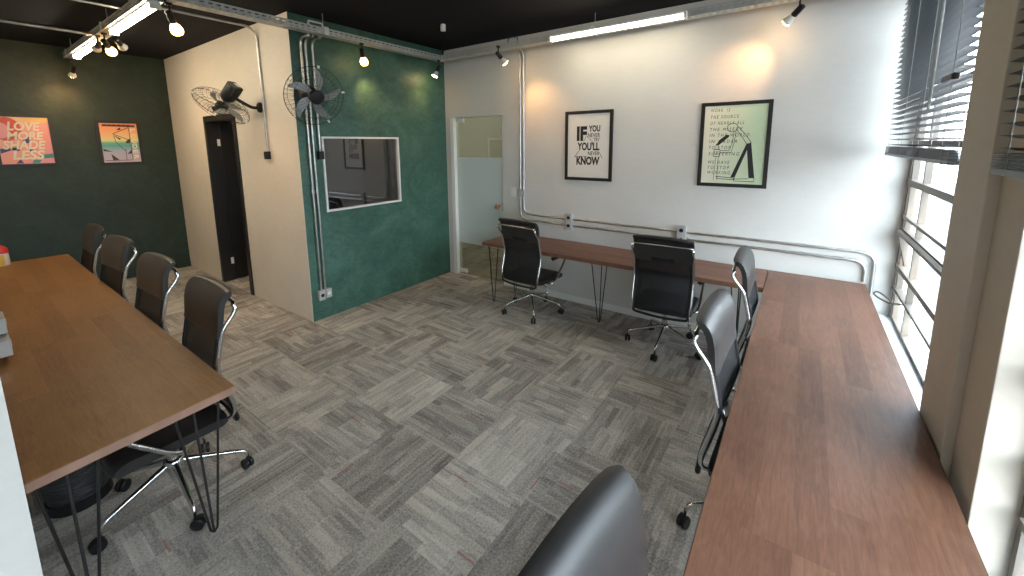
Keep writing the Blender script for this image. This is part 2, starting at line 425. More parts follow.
# ------------------------------------------------------------------ window on the green wall
def frame_rect_x(mb, x0, x1, y0, y1, z0, z1, w):
    mb.box(x0, x1, y0, y1, z1 - w, z1).box(x0, x1, y0, y1, z0, z0 + w).box(x0, x1, y0, y0 + w, z0 + w, z1 - w).box(x0, x1, y1 - w, y1, z0 + w, z1 - w)
w3 = struct(thing('window_3', 'dark glazed window in a thin white frame on the green wall', 'window', (0, (GY0 + GY1) / 2, GZ0)))
mb = MB(); frame_rect_x(mb, -0.04, 0.014, GY0, GY1, GZ0, GZ1, 0.02); o = mb.obj('frame', 'trim'); o.parent = w3; o.matrix_parent_inverse = Matrix.Translation(-V(w3.location))
o = MB().box(-0.03, -0.022, GY0 + .02, GY1 - .02, GZ0 + .02, GZ1 - .02).obj('glass_pane', 'dark_glass'); o.parent = w3; o.matrix_parent_inverse = Matrix.Translation(-V(w3.location))
def adopt(o, parent):
    """parent a mesh built in world coordinates under a moved Empty"""
    o.parent = parent
    o.matrix_parent_inverse = (Matrix.LocRotScale(parent.location, parent.rotation_euler, None)).inverted()
    return o

# ------------------------------------------------------------------ glass door in the back wall
d1 = struct(thing('door_1', 'frosted glass door with copper knob at the end of the white wall', 'door', ((DX0 + DX1) / 2, 0.05, 0)))
mb = MB().box(DX0 - .05, DX0 + .012, -0.012, 0.075, 0, DZ + .0, 0.002)
adopt(mb.obj('door_frame', 'trim'), d1)
adopt(MB().box(DX0 + .016, DX1 - .006, 0.042, 0.052, 1.70, DZ - .006).obj('clear_glass', 'door_glass'), d1)
adopt(MB().box(DX0 + .016, DX1 - .006, 0.042, 0.052, 0.475, 1.70).obj('frosted_glass', 'frost'), d1)
adopt(MB().box(DX0 + .016, DX1 - .006, 0.042, 0.052, 0.012, 0.475).obj('clear_glass', 'door_glass'), d1)
for z in (0.03, DZ - .06):
    adopt(MB().box(DX0 + .016, DX0 + .16, 0.03, 0.064, z, z + .05, 0.004).obj('patch_hinge', 'trim'), d1)
kn = adopt(MB().lathe([(0.012, 0), (0.012, 0.03), (0.028, 0.036), (0.034, 0.05), (0.030, 0.066), (0.014, 0.072)], 20, Matrix.Translation((0.90, 0.042, 1.055)) @ Matrix.Rotation(PI / 2, 4, 'X')).obj('knob', 'copper', smooth=40), d1)
kn['label'] = 'round copper coloured door knob'
adopt(MB().box(0.957, 0.984, 0.030, 0.064, 1.0, 1.11, 0.003).obj('lock_plate', 'chrome'), d1)

# ------------------------------------------------------------------ black door in the beige wall
d2 = struct(thing('door_2', 'open black wooden door in black frame on the beige wall', 'door', ((BX0 + BX1) / 2, YB, 0)))
fw = 0.062
mb = MB().box(BX0 - fw, BX0 + .012, YB - .018, YB + WT + .012, 0, BZ + fw, 0.003).box(BX1 - .012, BX1 + fw, YB - .018, YB + WT + .012, 0, BZ + fw, 0.003).box(BX0 + .012, BX1 - .012, YB - .018, YB + WT + .012, BZ - .012, BZ + fw, 0.003)
adopt(mb.obj('door_frame', 'black_wood'), d2)
lf = adopt(MB().box(BX0 - .02, BX0 + .016, YB + WT + .014, YB + WT + .83, 0.012, BZ - .02, 0.003).obj('door_leaf', 'black_wood'), d2)
for z in (0.24, 1.88):
    adopt(MB().box(BX0 + .012, BX0 + .017, YB + WT - .03, YB + WT + .005, z, z + .09, 0.001).obj('hinge', 'trim'), d2)
hd = MB().tube(round_path([(BX0 + .016, -1.27, 1.0), (BX0 + .06, -1.27, 1.0), (BX0 + .06, -1.38, 1.0)], 0.015), 0.009, 8).obj('door_handle', 'chrome', smooth=40)
hd.parent = lf

# ------------------------------------------------------------------ right wall windows: iron frames, bars, panes
def iron_window(name, y0, y1, label, posts, XW=XW):
    w = struct(thing(name, label, 'window', (XW, (y0 + y1) / 2, SZ)))
    mb = MB(); frame_rect_x(mb, XW - .02, XW + .02, y0, y1, SZ, 2.98, 0.03)
    adopt(mb.obj('frame', 'window_metal'), w)
    for y in posts:
        adopt(MB().box(XW - .018, XW + .018, y - .014, y + .014, SZ + .03, 2.95).obj('mullion', 'window_metal'), w)
    for z, t in ((0.76, .011), (0.93, .018), (1.21, .018), (1.315, .011), (1.575, .022), (1.86, .016), (2.2, .016), (2.55, .016)):
        adopt(MB().box(XW - .030, XW + .014, y0 + .03, y1 - .03, z - t, z + t).obj('glazing_bar', 'window_metal'), w)
    adopt(MB().box(XW + .016, XW + .021, y0 + .03, y1 - .03, SZ + .03, 2.95).obj('glass_pane', 'glass'), w)
    return w
wA = iron_window('window_1', -1.90, -0.005, 'tall iron barred window beside the white wall with the desk pipes', [-0.09, -0.46, -1.2])
lev = MB().tube(smooth_path([(XW - .03, -0.47, 0.755), (4.74, -0.43, 0.74), (4.72, -0.40, 0.735), (4.67, -0.36, 0.75), (4.65, -0.345, 0.772), (4.67, -0.36, 0.79), (4.72, -0.40, 0.765), (4.74, -0.43, 0.75)], 5), 0.006, 8)
adopt(lev.obj('window_lever', 'window_metal', smooth=60), wA)
# tilted open sash
sm = MB()
sm.box(-.012, .012, -1.70, -0.10, -.015, .015).box(-.010, .010, -1.70, -0.10, -.30, -.28).box(-.01, .01, -0.12, -0.10, -.28, 0).box(-.01, .01, -1.70, -1.68, -.28, 0)
sm.tf(Matrix.Translation((XW - .045, 0, 1.205)) @ Matrix.Rotation(R(-14), 4, 'Y'))
adopt(sm.obj('tilting_sash', 'window_metal'), wA)
iron_window('window_2', -5.19, -2.455, 'iron barred window on the camera side of the shade-tinted pillar', [-2.75, -3.6, -4.4], 4.785)

# ------------------------------------------------------------------ venetian blinds
def blind(y0, y1, xc, zb, zt, label, tilt):
    b = thing('venetian_blind', label, 'blind', (xc, (y0 + y1) / 2, zb), 0, 'black venetian blinds')
    L = (y1 - y0) / 2
    mb = MB(); pitch = 0.0355; z = zb + .075; ct, st = math.cos(tilt), math.sin(tilt)
    while z < zt - .05:
        pr = [(-.022, 0), (-.008, .0025), (.008, .0025), (.022, 0), (.008, .0015), (-.008, .0015)]
        pts = [(a * ct + c * st, -a * st + c * ct) for a, c in pr]
        mb.prism(pts, -L, L, lambda a, c, d, z=z: (a, d, z - zb + c)); z += pitch
    mb.obj('slats', 'blind', b)
    mb = MB()
    for k in range(7): mb.box(-.024, .024, -L, L, .022 + k * .0062, .0255 + k * .0062)
    mb.obj('stacked_slats', 'blind', b)
    mb = MB().box(-.025, .025, -L, L, 0.0, .02, 0.004)
    mb.obj('bottom_rail', 'blind', b)
    MB().box(-.026, .026, -L, L, zt - zb - .045, zt - zb, 0.003).obj('headrail', 'blind', b)
    n = 4
    for k in range(n):
        yy = -L + .12 + (2 * L - .24) * k / (n - 1)
        MB().tube([(-.0245, yy, 0.0), (-.0245, yy, zt - zb - .04)], .0016, 5).tube([(.0245, yy, 0.0), (.0245, yy, zt - zb - .04)], .0016, 5).obj('ladder_cord', 'cord', b)
    return b
bl = blind(-1.80, -0.16, 4.655, 1.775, 2.975, 'black venetian blind hanging over the far window by the white wall', R(13))
MB().tube([(-.036, -0.42, 0.25), (-.036, -0.42, 1.18)], .006, 8).obj('tilt_wand', 'cord', bl)
MB().box(-.052, -.026, -0.82, -0.66, 0.345, 0.372, 0.008).obj('cord_cleat', 'blk_plastic', bl)
blind(-5.15, -2.345, 4.638, 1.775, 2.975, 'black venetian blind at the right edge in front of the pillar', R(13))

# ------------------------------------------------------------------ desks
def hairpin(mb, x, y, ztop, dx, dy, dirs=((1, 0), (0, 1))):
    """three-rod hairpin leg: bend at the floor below (x,y), rods spread at the top"""
    pass
def hairpin_leg(parent, x, y, ztop, ax, ay, lean=(0, 0)):
    mb = MB(); r = 0.0055
    b = V((x + lean[0], y + lean[1], 0.004))
    P = lambda a, c: V((x + a, y + c, ztop))
    u = V((ax, ay, 0)).normalized() * .014
    mb.tube(round_path([P(ax * .09, ay * .09), b + u + V((0, 0, .02)), b + V((0, 0, 0.002)), b - u + V((0, 0, .02)), P(-ax * .09, -ay * .09)], 0.012, 5), r, 8)
    mb.tube([P(-ay * .07, ax * .07), b + V((0, 0, .03)) + V((-ay, ax, 0)) * .012, b + V((0, 0, .006)) + V((-ay, ax, 0)) * .004], r, 8)
    mb.box(x - .075, x + .075, y - .075, y + .075, ztop - .005, ztop, 0.001)
    mb.tf(Matrix.Translation(-V(parent.location)))
    return mb.obj('hairpin_leg', 'blk_metal', parent, smooth=45)
def desk(label, corners, mat, legs, th=0.04, edge=False):
    cx = sum(c[0] for c in corners) / 4; cy = sum(c[1] for c in corners) / 4
    d = thing('desk', label, 'desk', (cx, cy, 0), 0, 'wood topped hairpin desks')
    mb = MB(); pts = [(a - cx, b - cy) for a, b in corners]
    mb.prism(pts, 0.75 - th, 0.75, lambda a, b, z: (a, b, z))
    bmesh.ops.bevel(mb.bm, geom=mb.bm.edges[:], offset=0.0025, segments=2, affect='EDGES')
    mb.obj('tabletop', mat, d)
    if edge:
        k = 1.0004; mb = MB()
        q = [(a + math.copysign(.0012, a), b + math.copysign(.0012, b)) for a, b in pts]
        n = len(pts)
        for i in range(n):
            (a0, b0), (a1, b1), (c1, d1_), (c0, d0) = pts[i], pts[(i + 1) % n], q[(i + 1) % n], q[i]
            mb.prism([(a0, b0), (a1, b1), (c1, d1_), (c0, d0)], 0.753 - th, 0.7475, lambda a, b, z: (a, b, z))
        mb.obj('edge_band', 'edge', d)['label'] = 'edge strip with a pinkish sheen painted in'
    for x, y, ax, ay, ln in legs: hairpin_leg(d, x, y, 0.75 - th, ax, ay, ln)
    return d
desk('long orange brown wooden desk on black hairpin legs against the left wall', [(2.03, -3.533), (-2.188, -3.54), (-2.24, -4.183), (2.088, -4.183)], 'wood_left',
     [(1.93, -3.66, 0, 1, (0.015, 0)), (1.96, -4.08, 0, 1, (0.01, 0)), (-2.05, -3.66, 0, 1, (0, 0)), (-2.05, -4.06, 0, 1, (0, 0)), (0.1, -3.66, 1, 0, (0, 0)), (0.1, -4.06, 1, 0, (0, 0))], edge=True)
desk('narrow red brown desk along the white wall below the two posters', [(1.17, -0.655), (3.972, -0.60), (3.972, -0.045), (1.17, -0.045)], 'wood_back',
     [(1.27, -0.56, 0, 1, (-0.01, 0)), (1.30, -0.17, 0, 1, (0, 0)), (2.53, -0.42, 1, 0, (0, 0.03)), (3.80, -0.42, 0, 1, (0, 0))])
desk('long red brown desk running under the windows toward the camera', [(3.978, -4.6), (4.632, -4.6), (4.632, -0.045), (3.978, -0.045)], 'wood_right',
     [(4.10, -1.63, 0, 1, (0, 0)), (4.52, -1.63, 0, 1, (0, 0)), (4.10, -2.86, 0, 1, (0, 0)), (4.52, -2.86, 0, 1, (0, 0)), (4.52, -0.2, 0, 1, (0, 0)), (4.1, -4.45, 0, 1, (0, 0)), (4.52, -4.45, 0, 1, (0, 0))])

# ------------------------------------------------------------------ office chairs
# local frame: origin on the floor under the column, sitter faces +Y
def back_profile():
    p = [(0.235, 0.425), (0.222, 0.49), (0.20, 0.57), (0.178, 0.66), (0.166, 0.735), (0.176, 0.80), (0.190, 0.87), (0.204, 0.93)]
    return smooth_path([(0, -d, z) for d, z in p], 4)
HW = 0.235
def make_chair(label, group):
    ch = thing('office_chair', label, 'office chair', (0, 0, 0), 0, group)
    prof = back_profile()
    # mesh back panel, slightly dished
    mb = MB(); rings = []
    nx = 10
    for side in (0, 1):
        g = []
        for p in prof:
            row = []
            for i in range(nx + 1):
                t = -1 + 2 * i / nx
                row.append(mb.bm.verts.new(V((t * (HW - .006), p.y - .018 * (1 - t * t) - side * .006, p.z))))
            g.append(row)
        rings.append(g)
    for g in rings:
        for a, b in zip(g, g[1:]):
            for i in range(nx): mb.bm.faces.new((a[i], a[i + 1], b[i + 1], b[i]))
    A, B = rings
    for i in range(nx):
        mb.bm.faces.new((A[0][i], A[0][i + 1], B[0][i + 1], B[0][i])); mb.bm.faces.new((A[-1][i], A[-1][i + 1], B[-1][i + 1], B[-1][i]))
    for j in range(len(prof) - 1):
        for i in (0, nx): mb.bm.faces.new((A[j][i], A[j + 1][i], B[j + 1][i], B[j][i]))
    back = mb.obj('backrest', 'mesh', ch, smooth=60)
    # black edge binding round the mesh panel
    mb = MB()
    left = [V((-HW + .008, p.y - .002, p.z)) for p in prof]; right = [V((HW - .008, p.y - .002, p.z)) for p in prof]
    lo = [V((HW - .03, prof[0].y - .006, prof[0].z - .028)), V((0, prof[0].y - .024, prof[0].z - .034)), V((-HW + .03, prof[0].y - .006, prof[0].z - .028))]
    mb.tube(left[::-1][:] [::-1][::-1], .011, 8)
    mb.tube(right, .011, 8)
    mb.tube(smooth_path([right[0]] + lo + [left[0]], 5), .012, 8)
    mb.obj('back_binding', 'blk_plastic', ch, smooth=60)
    # headrest pad: leather folded over the top
    sec = [(0.178, 0.895), (0.185, 0.92), (0.190, 0.97), (0.196, 1.02), (0.208, 1.065), (0.226, 1.098), (0.248, 1.118), (0.270, 1.128), (0.286, 1.124), (0.290, 1.110), (0.280, 1.098),
           (0.262, 1.088), (0.246, 1.066), (0.234, 1.03), (0.226, 0.98), (0.218, 0.93), (0.208, 0.89), (0.192, 0.885)]
    mb = MB(); rr = []
    N = 16
    for i in range(N + 1):
        t = -1 + 2 * i / N; x = t * (HW + .012)
        e = 1 - abs(t) ** 10 * .22                   # round the side edges
        crown = .014 * (1 - t * t)
        cy = 0.222; cz = 1.0
        rr.append([(x, -(cy + (d - cy) * e) - crown * .6, cz + (z - cz) * (0.96 if abs(t) > .99 else 1) + (crown * .8 if z > 1.0 else 0)) for d, z in sec])
    mb.loft(rr)
    mb.obj('headrest', 'leather', ch, smooth=50)
    # chrome frame: one tube down each side and across behind the headrest
    def side(sx):
        return [(sx * (HW + .006), -0.276, 1.052), (sx * (HW + .013), -0.282, 1.030), (sx * (HW + .013), -0.268, 1.0), (sx * (HW + .012), -0.243, 0.968), (sx * (HW + .012), -0.217, 0.93), (sx * (HW + .012), -0.202, 0.88), (sx * (HW + .012), -0.184, 0.80), (sx * (HW + .012), -0.174, 0.735),
                (sx * (HW + .012), -0.186, 0.66), (sx * (HW + .012), -0.210, 0.57), (sx * (HW + .008), -0.226, 0.50), (sx * (HW - .004), -0.222, 0.445), (sx * (HW - .05), -0.195, 0.405), (sx * (HW - .10), -0.13, 0.385), (sx * (HW - .12), -0.06, 0.382)]
    a = smooth_path(side(-1), 5); b = smooth_path(side(1), 5)
    top = smooth_path([a[0], V((-HW + .02, -0.284, 1.060)), V((-0.1, -0.290, 1.063)), V((0.1, -0.290, 1.063)), V((HW - .02, -0.284, 1.060)), b[0]], 5)
    mb = MB().tube(a[::-1] + top[1:-1] + b, .0105, 10)
    mb.obj('chrome_frame', 'chrome', ch, smooth=60)
    # seat
    mb = MB(); rr = []
    secz = [(-0.205, .425), (-0.20, .452), (-0.17, .466), (-0.05, .462), (0.10, .462), (0.20, .470), (0.245, .462), (0.27, .435), (0.268, .405), (0.24, .392), (0.10, .400), (-0.05, .402), (-0.18, .406)]
    for i in range(17):
        t = -1 + 2 * i / 16; x = t * .245
        sh = 1 - abs(t) ** 8
        rr.append([(x, y * (0.93 + .07 * sh), .432 + (z - .432) * (0.72 + .28 * sh) - .006 * (1 - t * t) * (z > .44)) for y, z in secz])
    mb.loft(rr); mb.obj('seat', 'leather', ch, smooth=60)
    # armrests
    for sx in (-1, 1):
        p = round_path([(sx * .10, 0.02, .385), (sx * .262, 0.0, .385), (sx * .275, 0.06, .42), (sx * .278, 0.20, .565), (sx * .278, 0.275, .655), (sx * .278, 0.20, .672), (sx * .278, 0.0, .668)], .035, 6)
        ar = MB().tube(p, .0115, 10).obj('armrest', 'chrome', ch, smooth=60)
        MB().box(sx * .278 - .022, sx * .278 + .022, -0.01, 0.215, .672, .697, 0.009).obj('arm_pad', 'blk_plastic', ar, smooth=50)
    # mechanism, column, lever
    MB().box(-.13, .13, -.09, .10, .372, .392, 0.006).box(-.05, .05, -.07, .08, .342, .376, 0.01).obj('tilt_mechanism', 'blk_metal', ch)
    MB().lathe([(.026, .155), (.026, .27), (.017, .272), (.017, .35)], 18).obj('gas_column', 'chrome', ch, smooth=40)
    MB().tube(smooth_path([(.06, .0, .365), (.17, .0, .35), (.205, -.01, .33), (.212, -.012, .29)], 5), .006, 8).lathe([(.004, 0), (.013, .01), (.015, .03), (.006, .05)], 12, Matrix.Translation((.212, -.012, .245))).obj('lever', 'chrome', ch, smooth=50)
    # five-star base
    mb = MB()
    mb.lathe([(.028, .165), (.042, .172), (.044, .215), (.034, .225)], 20)
    for k in range(5):
        a = 2 * PI * k / 5; c, s = math.cos(a), math.sin(a)
        pts = [(.03, .200), (.12, .176), (.22, .148), (.285, .128), (.312, .114), (.322, .085)]
        mb.tube([(c * r, s * r, z) for r, z in pts], .012, 8, rads=[.017, .015, .0125, .0115, .011, .008])
    base = mb.obj('star_base', 'chrome', ch, smooth=50)
    for k in range(5):
        a = 2 * PI * k / 5; c, s = math.cos(a), math.sin(a)
        m = Matrix.Translation((c * .325, s * .325, .032)) @ Matrix.Rotation(a + .9 + k * 1.3, 4, 'Z')
        cm = MB()
        for q in (-1, 1):
            cm.lathe([(.012, -.008), (.028, -.008), (.031, -.003), (.031, .005), (.026, .009), (.010, .010)], 16, m @ Matrix.Translation((0.012, 0, 0)) @ Matrix.Rotation(PI / 2, 4, 'X') @ Matrix.Translation((0, 0, q * .014)))
        cm.tube([m @ V((0, 0, .062)), m @ V((0, 0, .02))], .006, 8)
        cm.obj('caster', 'blk_plastic', base, smooth=40)
    return ch
GL = 'chairs along the left desk'; GB = 'chairs at the narrow back desk'; GR = 'chairs along the window desk'
first = make_chair('black headrest office chair tucked in at the camera end of the orange brown desk', GL)
def put(o, x, y, rot, phase, label=None, group=None):
    o.location = (x, y, 0); o.rotation_euler = (0, 0, rot)
    for c in C.objects:
        if c.parent == o and c.name.startswith('star_base'): c.rotation_euler = (0, 0, phase - rot)
    if label: o['label'] = label
    if group: o['group'] = group
chairs = [
    (1.518, -3.685, PI, R(-3), None, None),
    (0.60, -3.685, PI + R(3), R(20), 'black headrest office chair, second from the camera end of the orange brown desk', GL),
    (-0.42, -3.685, PI + R(5), R(35), 'black headrest office chair, third from the camera end of the orange brown desk', GL),
    (-1.36, -3.685, PI + R(0.5), R(11), 'black headrest office chair nearest the far green wall at the orange brown desk', GL),
    (1.775, -0.52, R(-4), R(18), 'black mesh back office chair at the narrow desk nearest the glass door', GB),
    (3.22, -0.49, R(3), R(-16), 'black mesh back office chair at the narrow desk below the pale green poster', GB),
    (4.12, -1.09, R(-90), R(50), 'office chair in the far corner where the two red brown desks meet', GR),
    (4.118, -2.18, R(-92), R(201), 'grey looking headrest office chair in the middle of the window desk', GR),
    (4.10, -3.63, R(-94), R(30), 'office chair in the foreground with only its big shiny headrest showing', GR),
]
for i, (x, y, r, ph, lb, gr) in enumerate(chairs):
    o = first if i == 0 else copy_tree(first)
    put(o, x, y, r, ph, lb, gr)
    if gr == GB: o.scale = (1, 1, 0.965)      # seats set a little lower

# ------------------------------------------------------------------ waste bin
t = thing('waste_bin', 'round black waste bin on the carpet under the orange brown desk', 'bin', (1.11, -4.0, 0))
MB().lathe([(.118, .05), (.150, .30), (.154, .302), (.154, .308), (.146, .308), (.114, .052)], 32).obj('bin_wall', 'bin', t, smooth=40)
MB().lathe([(.124, .0), (.128, .004), (.126, .055), (.112, .056)], 32).obj('base_ring', 'blk_plastic', t, smooth=40)

# ------------------------------------------------------------------ posters
def text_mesh(mb, s, fit, put_fn, bold=0.0, shear=0.0, depth=0.0006, space=1.0):
    cu = bpy.data.curves.new('t', 'FONT'); cu.body = s; cu.size = 1.0; cu.offset = bold; cu.shear = shear; cu.space_character = space; cu.resolution_u = 3
    ob = bpy.data.objects.new('t', cu); C.objects.link(ob)
    dg = bpy.context.evaluated_depsgraph_get(); me = bpy.data.meshes.new_from_object(ob.evaluated_get(dg))
    C.objects.unlink(ob); bpy.data.objects.remove(ob); bpy.data.curves.remove(cu)
    xs = [v.co.x for v in me.vertices]; ys = [v.co.y for v in me.vertices]
    x0, x1, y0, y1 = min(xs), max(xs), min(ys), max(ys)
    a0, a1, b0, b1 = fit
    vs = []
    for v in me.vertices:
        a = a0 + (v.co.x - x0) / max(x1 - x0, 1e-6) * (a1 - a0); b = b0 + (v.co.y - y0) / max(y1 - y0, 1e-6) * (b1 - b0)
        vs.append(mb.bm.verts.new(V(put_fn(a, b, depth))))
    for p in me.polygons:
        try: mb.bm.faces.new([vs[i] for i in p.vertices])
        except ValueError: pass
    bpy.data.meshes.remove(me)
def flat(mb, pts, put_fn, depth=0.0004):
    mb.bm.faces.new([mb.bm.verts.new(V(put_fn(a, b, depth))) for a, b in pts])
def stroke(mb, pts, w, put_fn, depth=0.0007):
    for (a0, b0), (a1, b1) in zip(pts, pts[1:]):
        d = V((a1 - a0, b1 - b0)); n = V((-d.y, d.x)).normalized() * w / 2; e = d.normalized() * w * .3
        flat(mb, [(a0 - e.x + n.x, b0 - e.y + n.y), (a1 + e.x + n.x, b1 + e.y + n.y), (a1 + e.x - n.x, b1 + e.y - n.y), (a0 - e.x - n.x, b0 - e.y - n.y)], put_fn, depth)
def poster(label, c, u, n, w, h, fwid, paper, fdep=0.022):
    """c centre on the wall, u = horizontal unit vector, n = wall normal; returns empty and a point function in poster units"""
    p = thing('framed_poster', label, 'poster', tuple(c), 0, 'framed posters')
    u = V(u); n = V(n); up = V((0, 0, 1))
    f = lambda a, b, d: tuple(u * a + up * b + n * d)
    mb = MB(); W, Hh = w / 2, h / 2
    for a0, a1, b0, b1 in ((-W, W, Hh - fwid, Hh), (-W, W, -Hh, -Hh + fwid), (-W, -W + fwid, -Hh + fwid, Hh - fwid), (W - fwid, W, -Hh + fwid, Hh - fwid)):
        mb.prism([(a0, b0), (a1, b0), (a1, b1), (a0, b1)], 0.002, fdep, f)
    mb.obj('frame', 'frame', p)
    mb = MB(); mb.prism([(-W + fwid, -Hh + fwid), (W - fwid, -Hh + fwid), (W - fwid, Hh - fwid), (-W + fwid, Hh - fwid)], 0.003, fdep - .010, f)
    mb.obj('print', paper, p)
    D = fdep - .010
    g = lambda a, b, d: f(a * (W - fwid), b * (Hh - fwid), D + d)     # print coordinates -1..1
    return p, g
# typographic poster
p, g = poster('black framed white poster of bold black lettering nearer the glass door', (2.189, 0, 1.848), (1, 0, 0), (0, -1, 0), 0.566, 0.768, 0.034, 'paper')
mb = MB()
text_mesh(mb, 'IF', (-0.56, -0.06, 0.16, 0.62), g, 0.05)
text_mesh(mb, 'YOU', (0.02, 0.56, 0.44, 0.64), g, 0.04)
text_mesh(mb, 'NEVER', (-0.02, 0.56, 0.27, 0.40), g, 0.012)
text_mesh(mb, 'TRY', (0.26, 0.54, 0.14, 0.25), g, 0.012)
text_mesh(mb, "YOU'LL", (-0.52, 0.54, -0.14, 0.12), g, 0.04)
text_mesh(mb, 'NEVER', (0.0, 0.54, -0.29, -0.17), g, 0.012)
text_mesh(mb, 'KNOW', (-0.56, 0.56, -0.60, -0.33), g, 0.045)
stroke(mb, [(-0.10, 0.30), (-0.22, 0.14)], .015, g); stroke(mb, [(-0.06, 0.30), (0.20, 0.14)], .015, g)
stroke(mb, [(-0.46, -0.16), (-0.66, -0.36)], .018, g); stroke(mb, [(0.54, -0.2), (0.68, -0.38)], .018, g); stroke(mb, [(-0.66, -0.33), (-0.05, -0.33)], .012, g)
mb.obj('lettering', 'ink', p)
# pale green poster
p, g = poster('black framed pale green poster with handwritten lines and a bending figure', (3.617, 0, 1.853), (1, 0, 0), (0, -1, 0), 0.566, 0.768, 0.032, 'green_paper')
mb = MB()
lines = ['WORK  IS', 'THE SOURCE', 'OF NEARLY ALL', 'THE MISERY', 'IN THE WORLD.', 'IN ORDER', 'TO STOP', 'SUFFERING', 'WE HAVE', 'TO STOP', 'WORKING']
yy = [0.89, 0.72, 0.56, 0.40, 0.25, 0.09, -0.07, -0.23, -0.45, -0.59, -0.72]
ww = [0.62, 0.92, 1.10, 1.06, 1.34, 0.92, 0.72, 1.02, 0.72, 0.72, 0.76]
for s, b, w in zip(lines, yy, ww):
    text_mesh(mb, s, (-0.80, -0.80 + w, b - .042, b + .042), g, 0.0, 0.18, 0.0006, 1.45)
mb.obj('lettering', 'ink', p)
mb = MB()
cir = [(-0.06 + .17 * math.cos(q * PI / 9), 0.44 + .11 * math.sin(q * PI / 9)) for q in range(19)]
stroke(mb, cir, .016, g)
stroke(mb, [(0.10, 0.47), (0.34, 0.28), (0.56, 0.06), (0.44, 0.0), (0.28, 0.18), (0.10, 0.36)], .016, g)
stroke(mb, [(0.06, 0.34), (0.02, 0.05), (-0.06, -0.20), (-0.42, -0.20)], .016, g); stroke(mb, [(0.0, 0.33), (-0.04, 0.05), (-0.12, -0.15), (-0.42, -0.15)], .014, g)
stroke(mb, [(-0.62, -0.12), (-0.42, -0.12), (-0.42, -0.30), (-0.62, -0.30), (-0.62, -0.12)], .016, g)
stroke(mb, [(-0.62, -0.18), (-0.44, -0.18)], .012, g); stroke(mb, [(-0.62, -0.24), (-0.44, -0.24)], .012, g)
stroke(mb, [(-0.56, -0.12), (-0.56, 0.02)], .014, g); stroke(mb, [(-0.49, -0.12), (-0.49, 0.02)], .014, g)
stroke(mb, [(-0.54, -0.30), (-0.58, -0.92)], .014, g); stroke(mb, [(-0.46, -0.30), (-0.46, -0.92)], .014, g)
flat(mb, [(-0.58, -0.02), (-0.46, 0.0), (-0.16, 0.20), (-0.14, 0.25), (-0.24, 0.26), (-0.44, 0.14)], g, .0009)
flat(mb, [(0.42, 0.03), (0.56, 0.05), (0.74, -0.84), (0.56, -0.84), (0.45, -0.14)], g, .0009)
flat(mb, [(0.42, 0.03), (0.50, -0.02), (0.12, -0.84), (-0.02, -0.84)], g, .0010)
stroke(mb, [(0.10, -0.86), (-0.50, -0.82), (-0.46, -0.88), (0.10, -0.90), (0.12, -0.84)], .016, g)
stroke(mb, [(0.56, -0.86), (0.08, -0.88), (0.10, -0.93), (0.72, -0.93), (0.74, -0.84)], .016, g)
mb.obj('drawing', 'ink', p)
# posters on the far green wall (u runs along +y as seen from the room)
p, g = poster('black framed red to teal gradient poster on the far green wall', (XL, -2.709, 1.935), (0, 1, 0), (1, 0, 0), 0.455, 0.605, 0.035, 'sunset')
mb = MB()
flat(mb, [(-0.85, 0.92), (0.9, 0.92), (0.9, 0.82), (-0.85, 0.84)], g)
for q in range(6): flat(mb, [(-0.80 + q * .25, 0.90), (-0.62 + q * .25, 0.90), (-0.62 + q * .25, 0.94), (-0.80 + q * .25, 0.94)], g, .0008)
flat(mb, [(-0.15, 0.66), (0.10, 0.80), (0.10, 0.66)], g); flat(mb, [(-0.35, 0.42), (0.05, 0.22), (0.0, 0.14)], g)
flat(mb, [(0.30, 0.08), (0.55, 0.24), (0.55, -0.02), (0.30, -0.02)], g); flat(mb, [(-0.95, -0.30), (-0.45, -0.46), (-0.95, -0.42)], g)
flat(mb, [(-0.58, -0.56), (-0.18, -0.88), (-0.52, -0.88)], g); flat(mb, [(0.30, -0.58), (0.55, -0.34), (0.55, -0.56)], g)
for a in ([(-0.35, 0.46), (0.55, 0.80)], [(-0.30, 0.44), (0.55, 0.12)], [(0.55, 0.80), (0.55, 0.08)], [(-0.30, 0.36), (-0.22, -0.02)], [(-0.18, -0.02), (0.22, -0.42)], [(0.24, -0.30), (0.22, -0.88)], [(0.55, -0.05), (0.55, -0.9)], [(-0.9, -0.9), (0.5, -0.9)]):
    stroke(mb, a, .03, g)
mb.obj('artwork', 'brown_ink', p)
mb = MB(); L5 = 'LOUDER'
for q, chx in enumerate(L5):     # letters stacked down the right side, turned on their side
    b1 = 0.74 - q * 0.275
    gg = lambda a, b, d: g(0.62 + b * .28, b1 - a * .22, d)
    text_mesh(mb, chx, (0, 1, 0, 1), gg, 0.03, 0, .0009)
mb.obj('lettering', 'cream_ink', p)
p, g = poster('black framed pink and orange poster with brushed cream lettering at the left edge', (XL, -3.567, 1.965), (0, 1, 0), (1, 0, 0), 0.485, 0.625, 0.030, 'pink')
mb = MB()
def disc(mb, a, b, ra, rb, d, n=24, a0=0, a1=2 * PI):
    flat(mb, [(max(-1, min(1, a + ra * math.cos(a0 + (a1 - a0) * k / n))), max(-1, min(1, b + rb * math.sin(a0 + (a1 - a0) * k / n)))) for k in range(n)], g, d)
disc(mb, -0.62, 0.48, .55, .50, .0003); mb.obj('red_circle', 'red_ink', p)
mb = MB(); disc(mb, -0.86, 0.42, .34, .34, .0005); mb.obj('rose_circle', 'rose_ink', p)
mb = MB(); flat(mb, [(0.0, 0.98), (0.98, 0.98), (0.98, 0.80), (0.3, 0.74)], g); mb.obj('yellow_patch', 'yellow_ink', p)
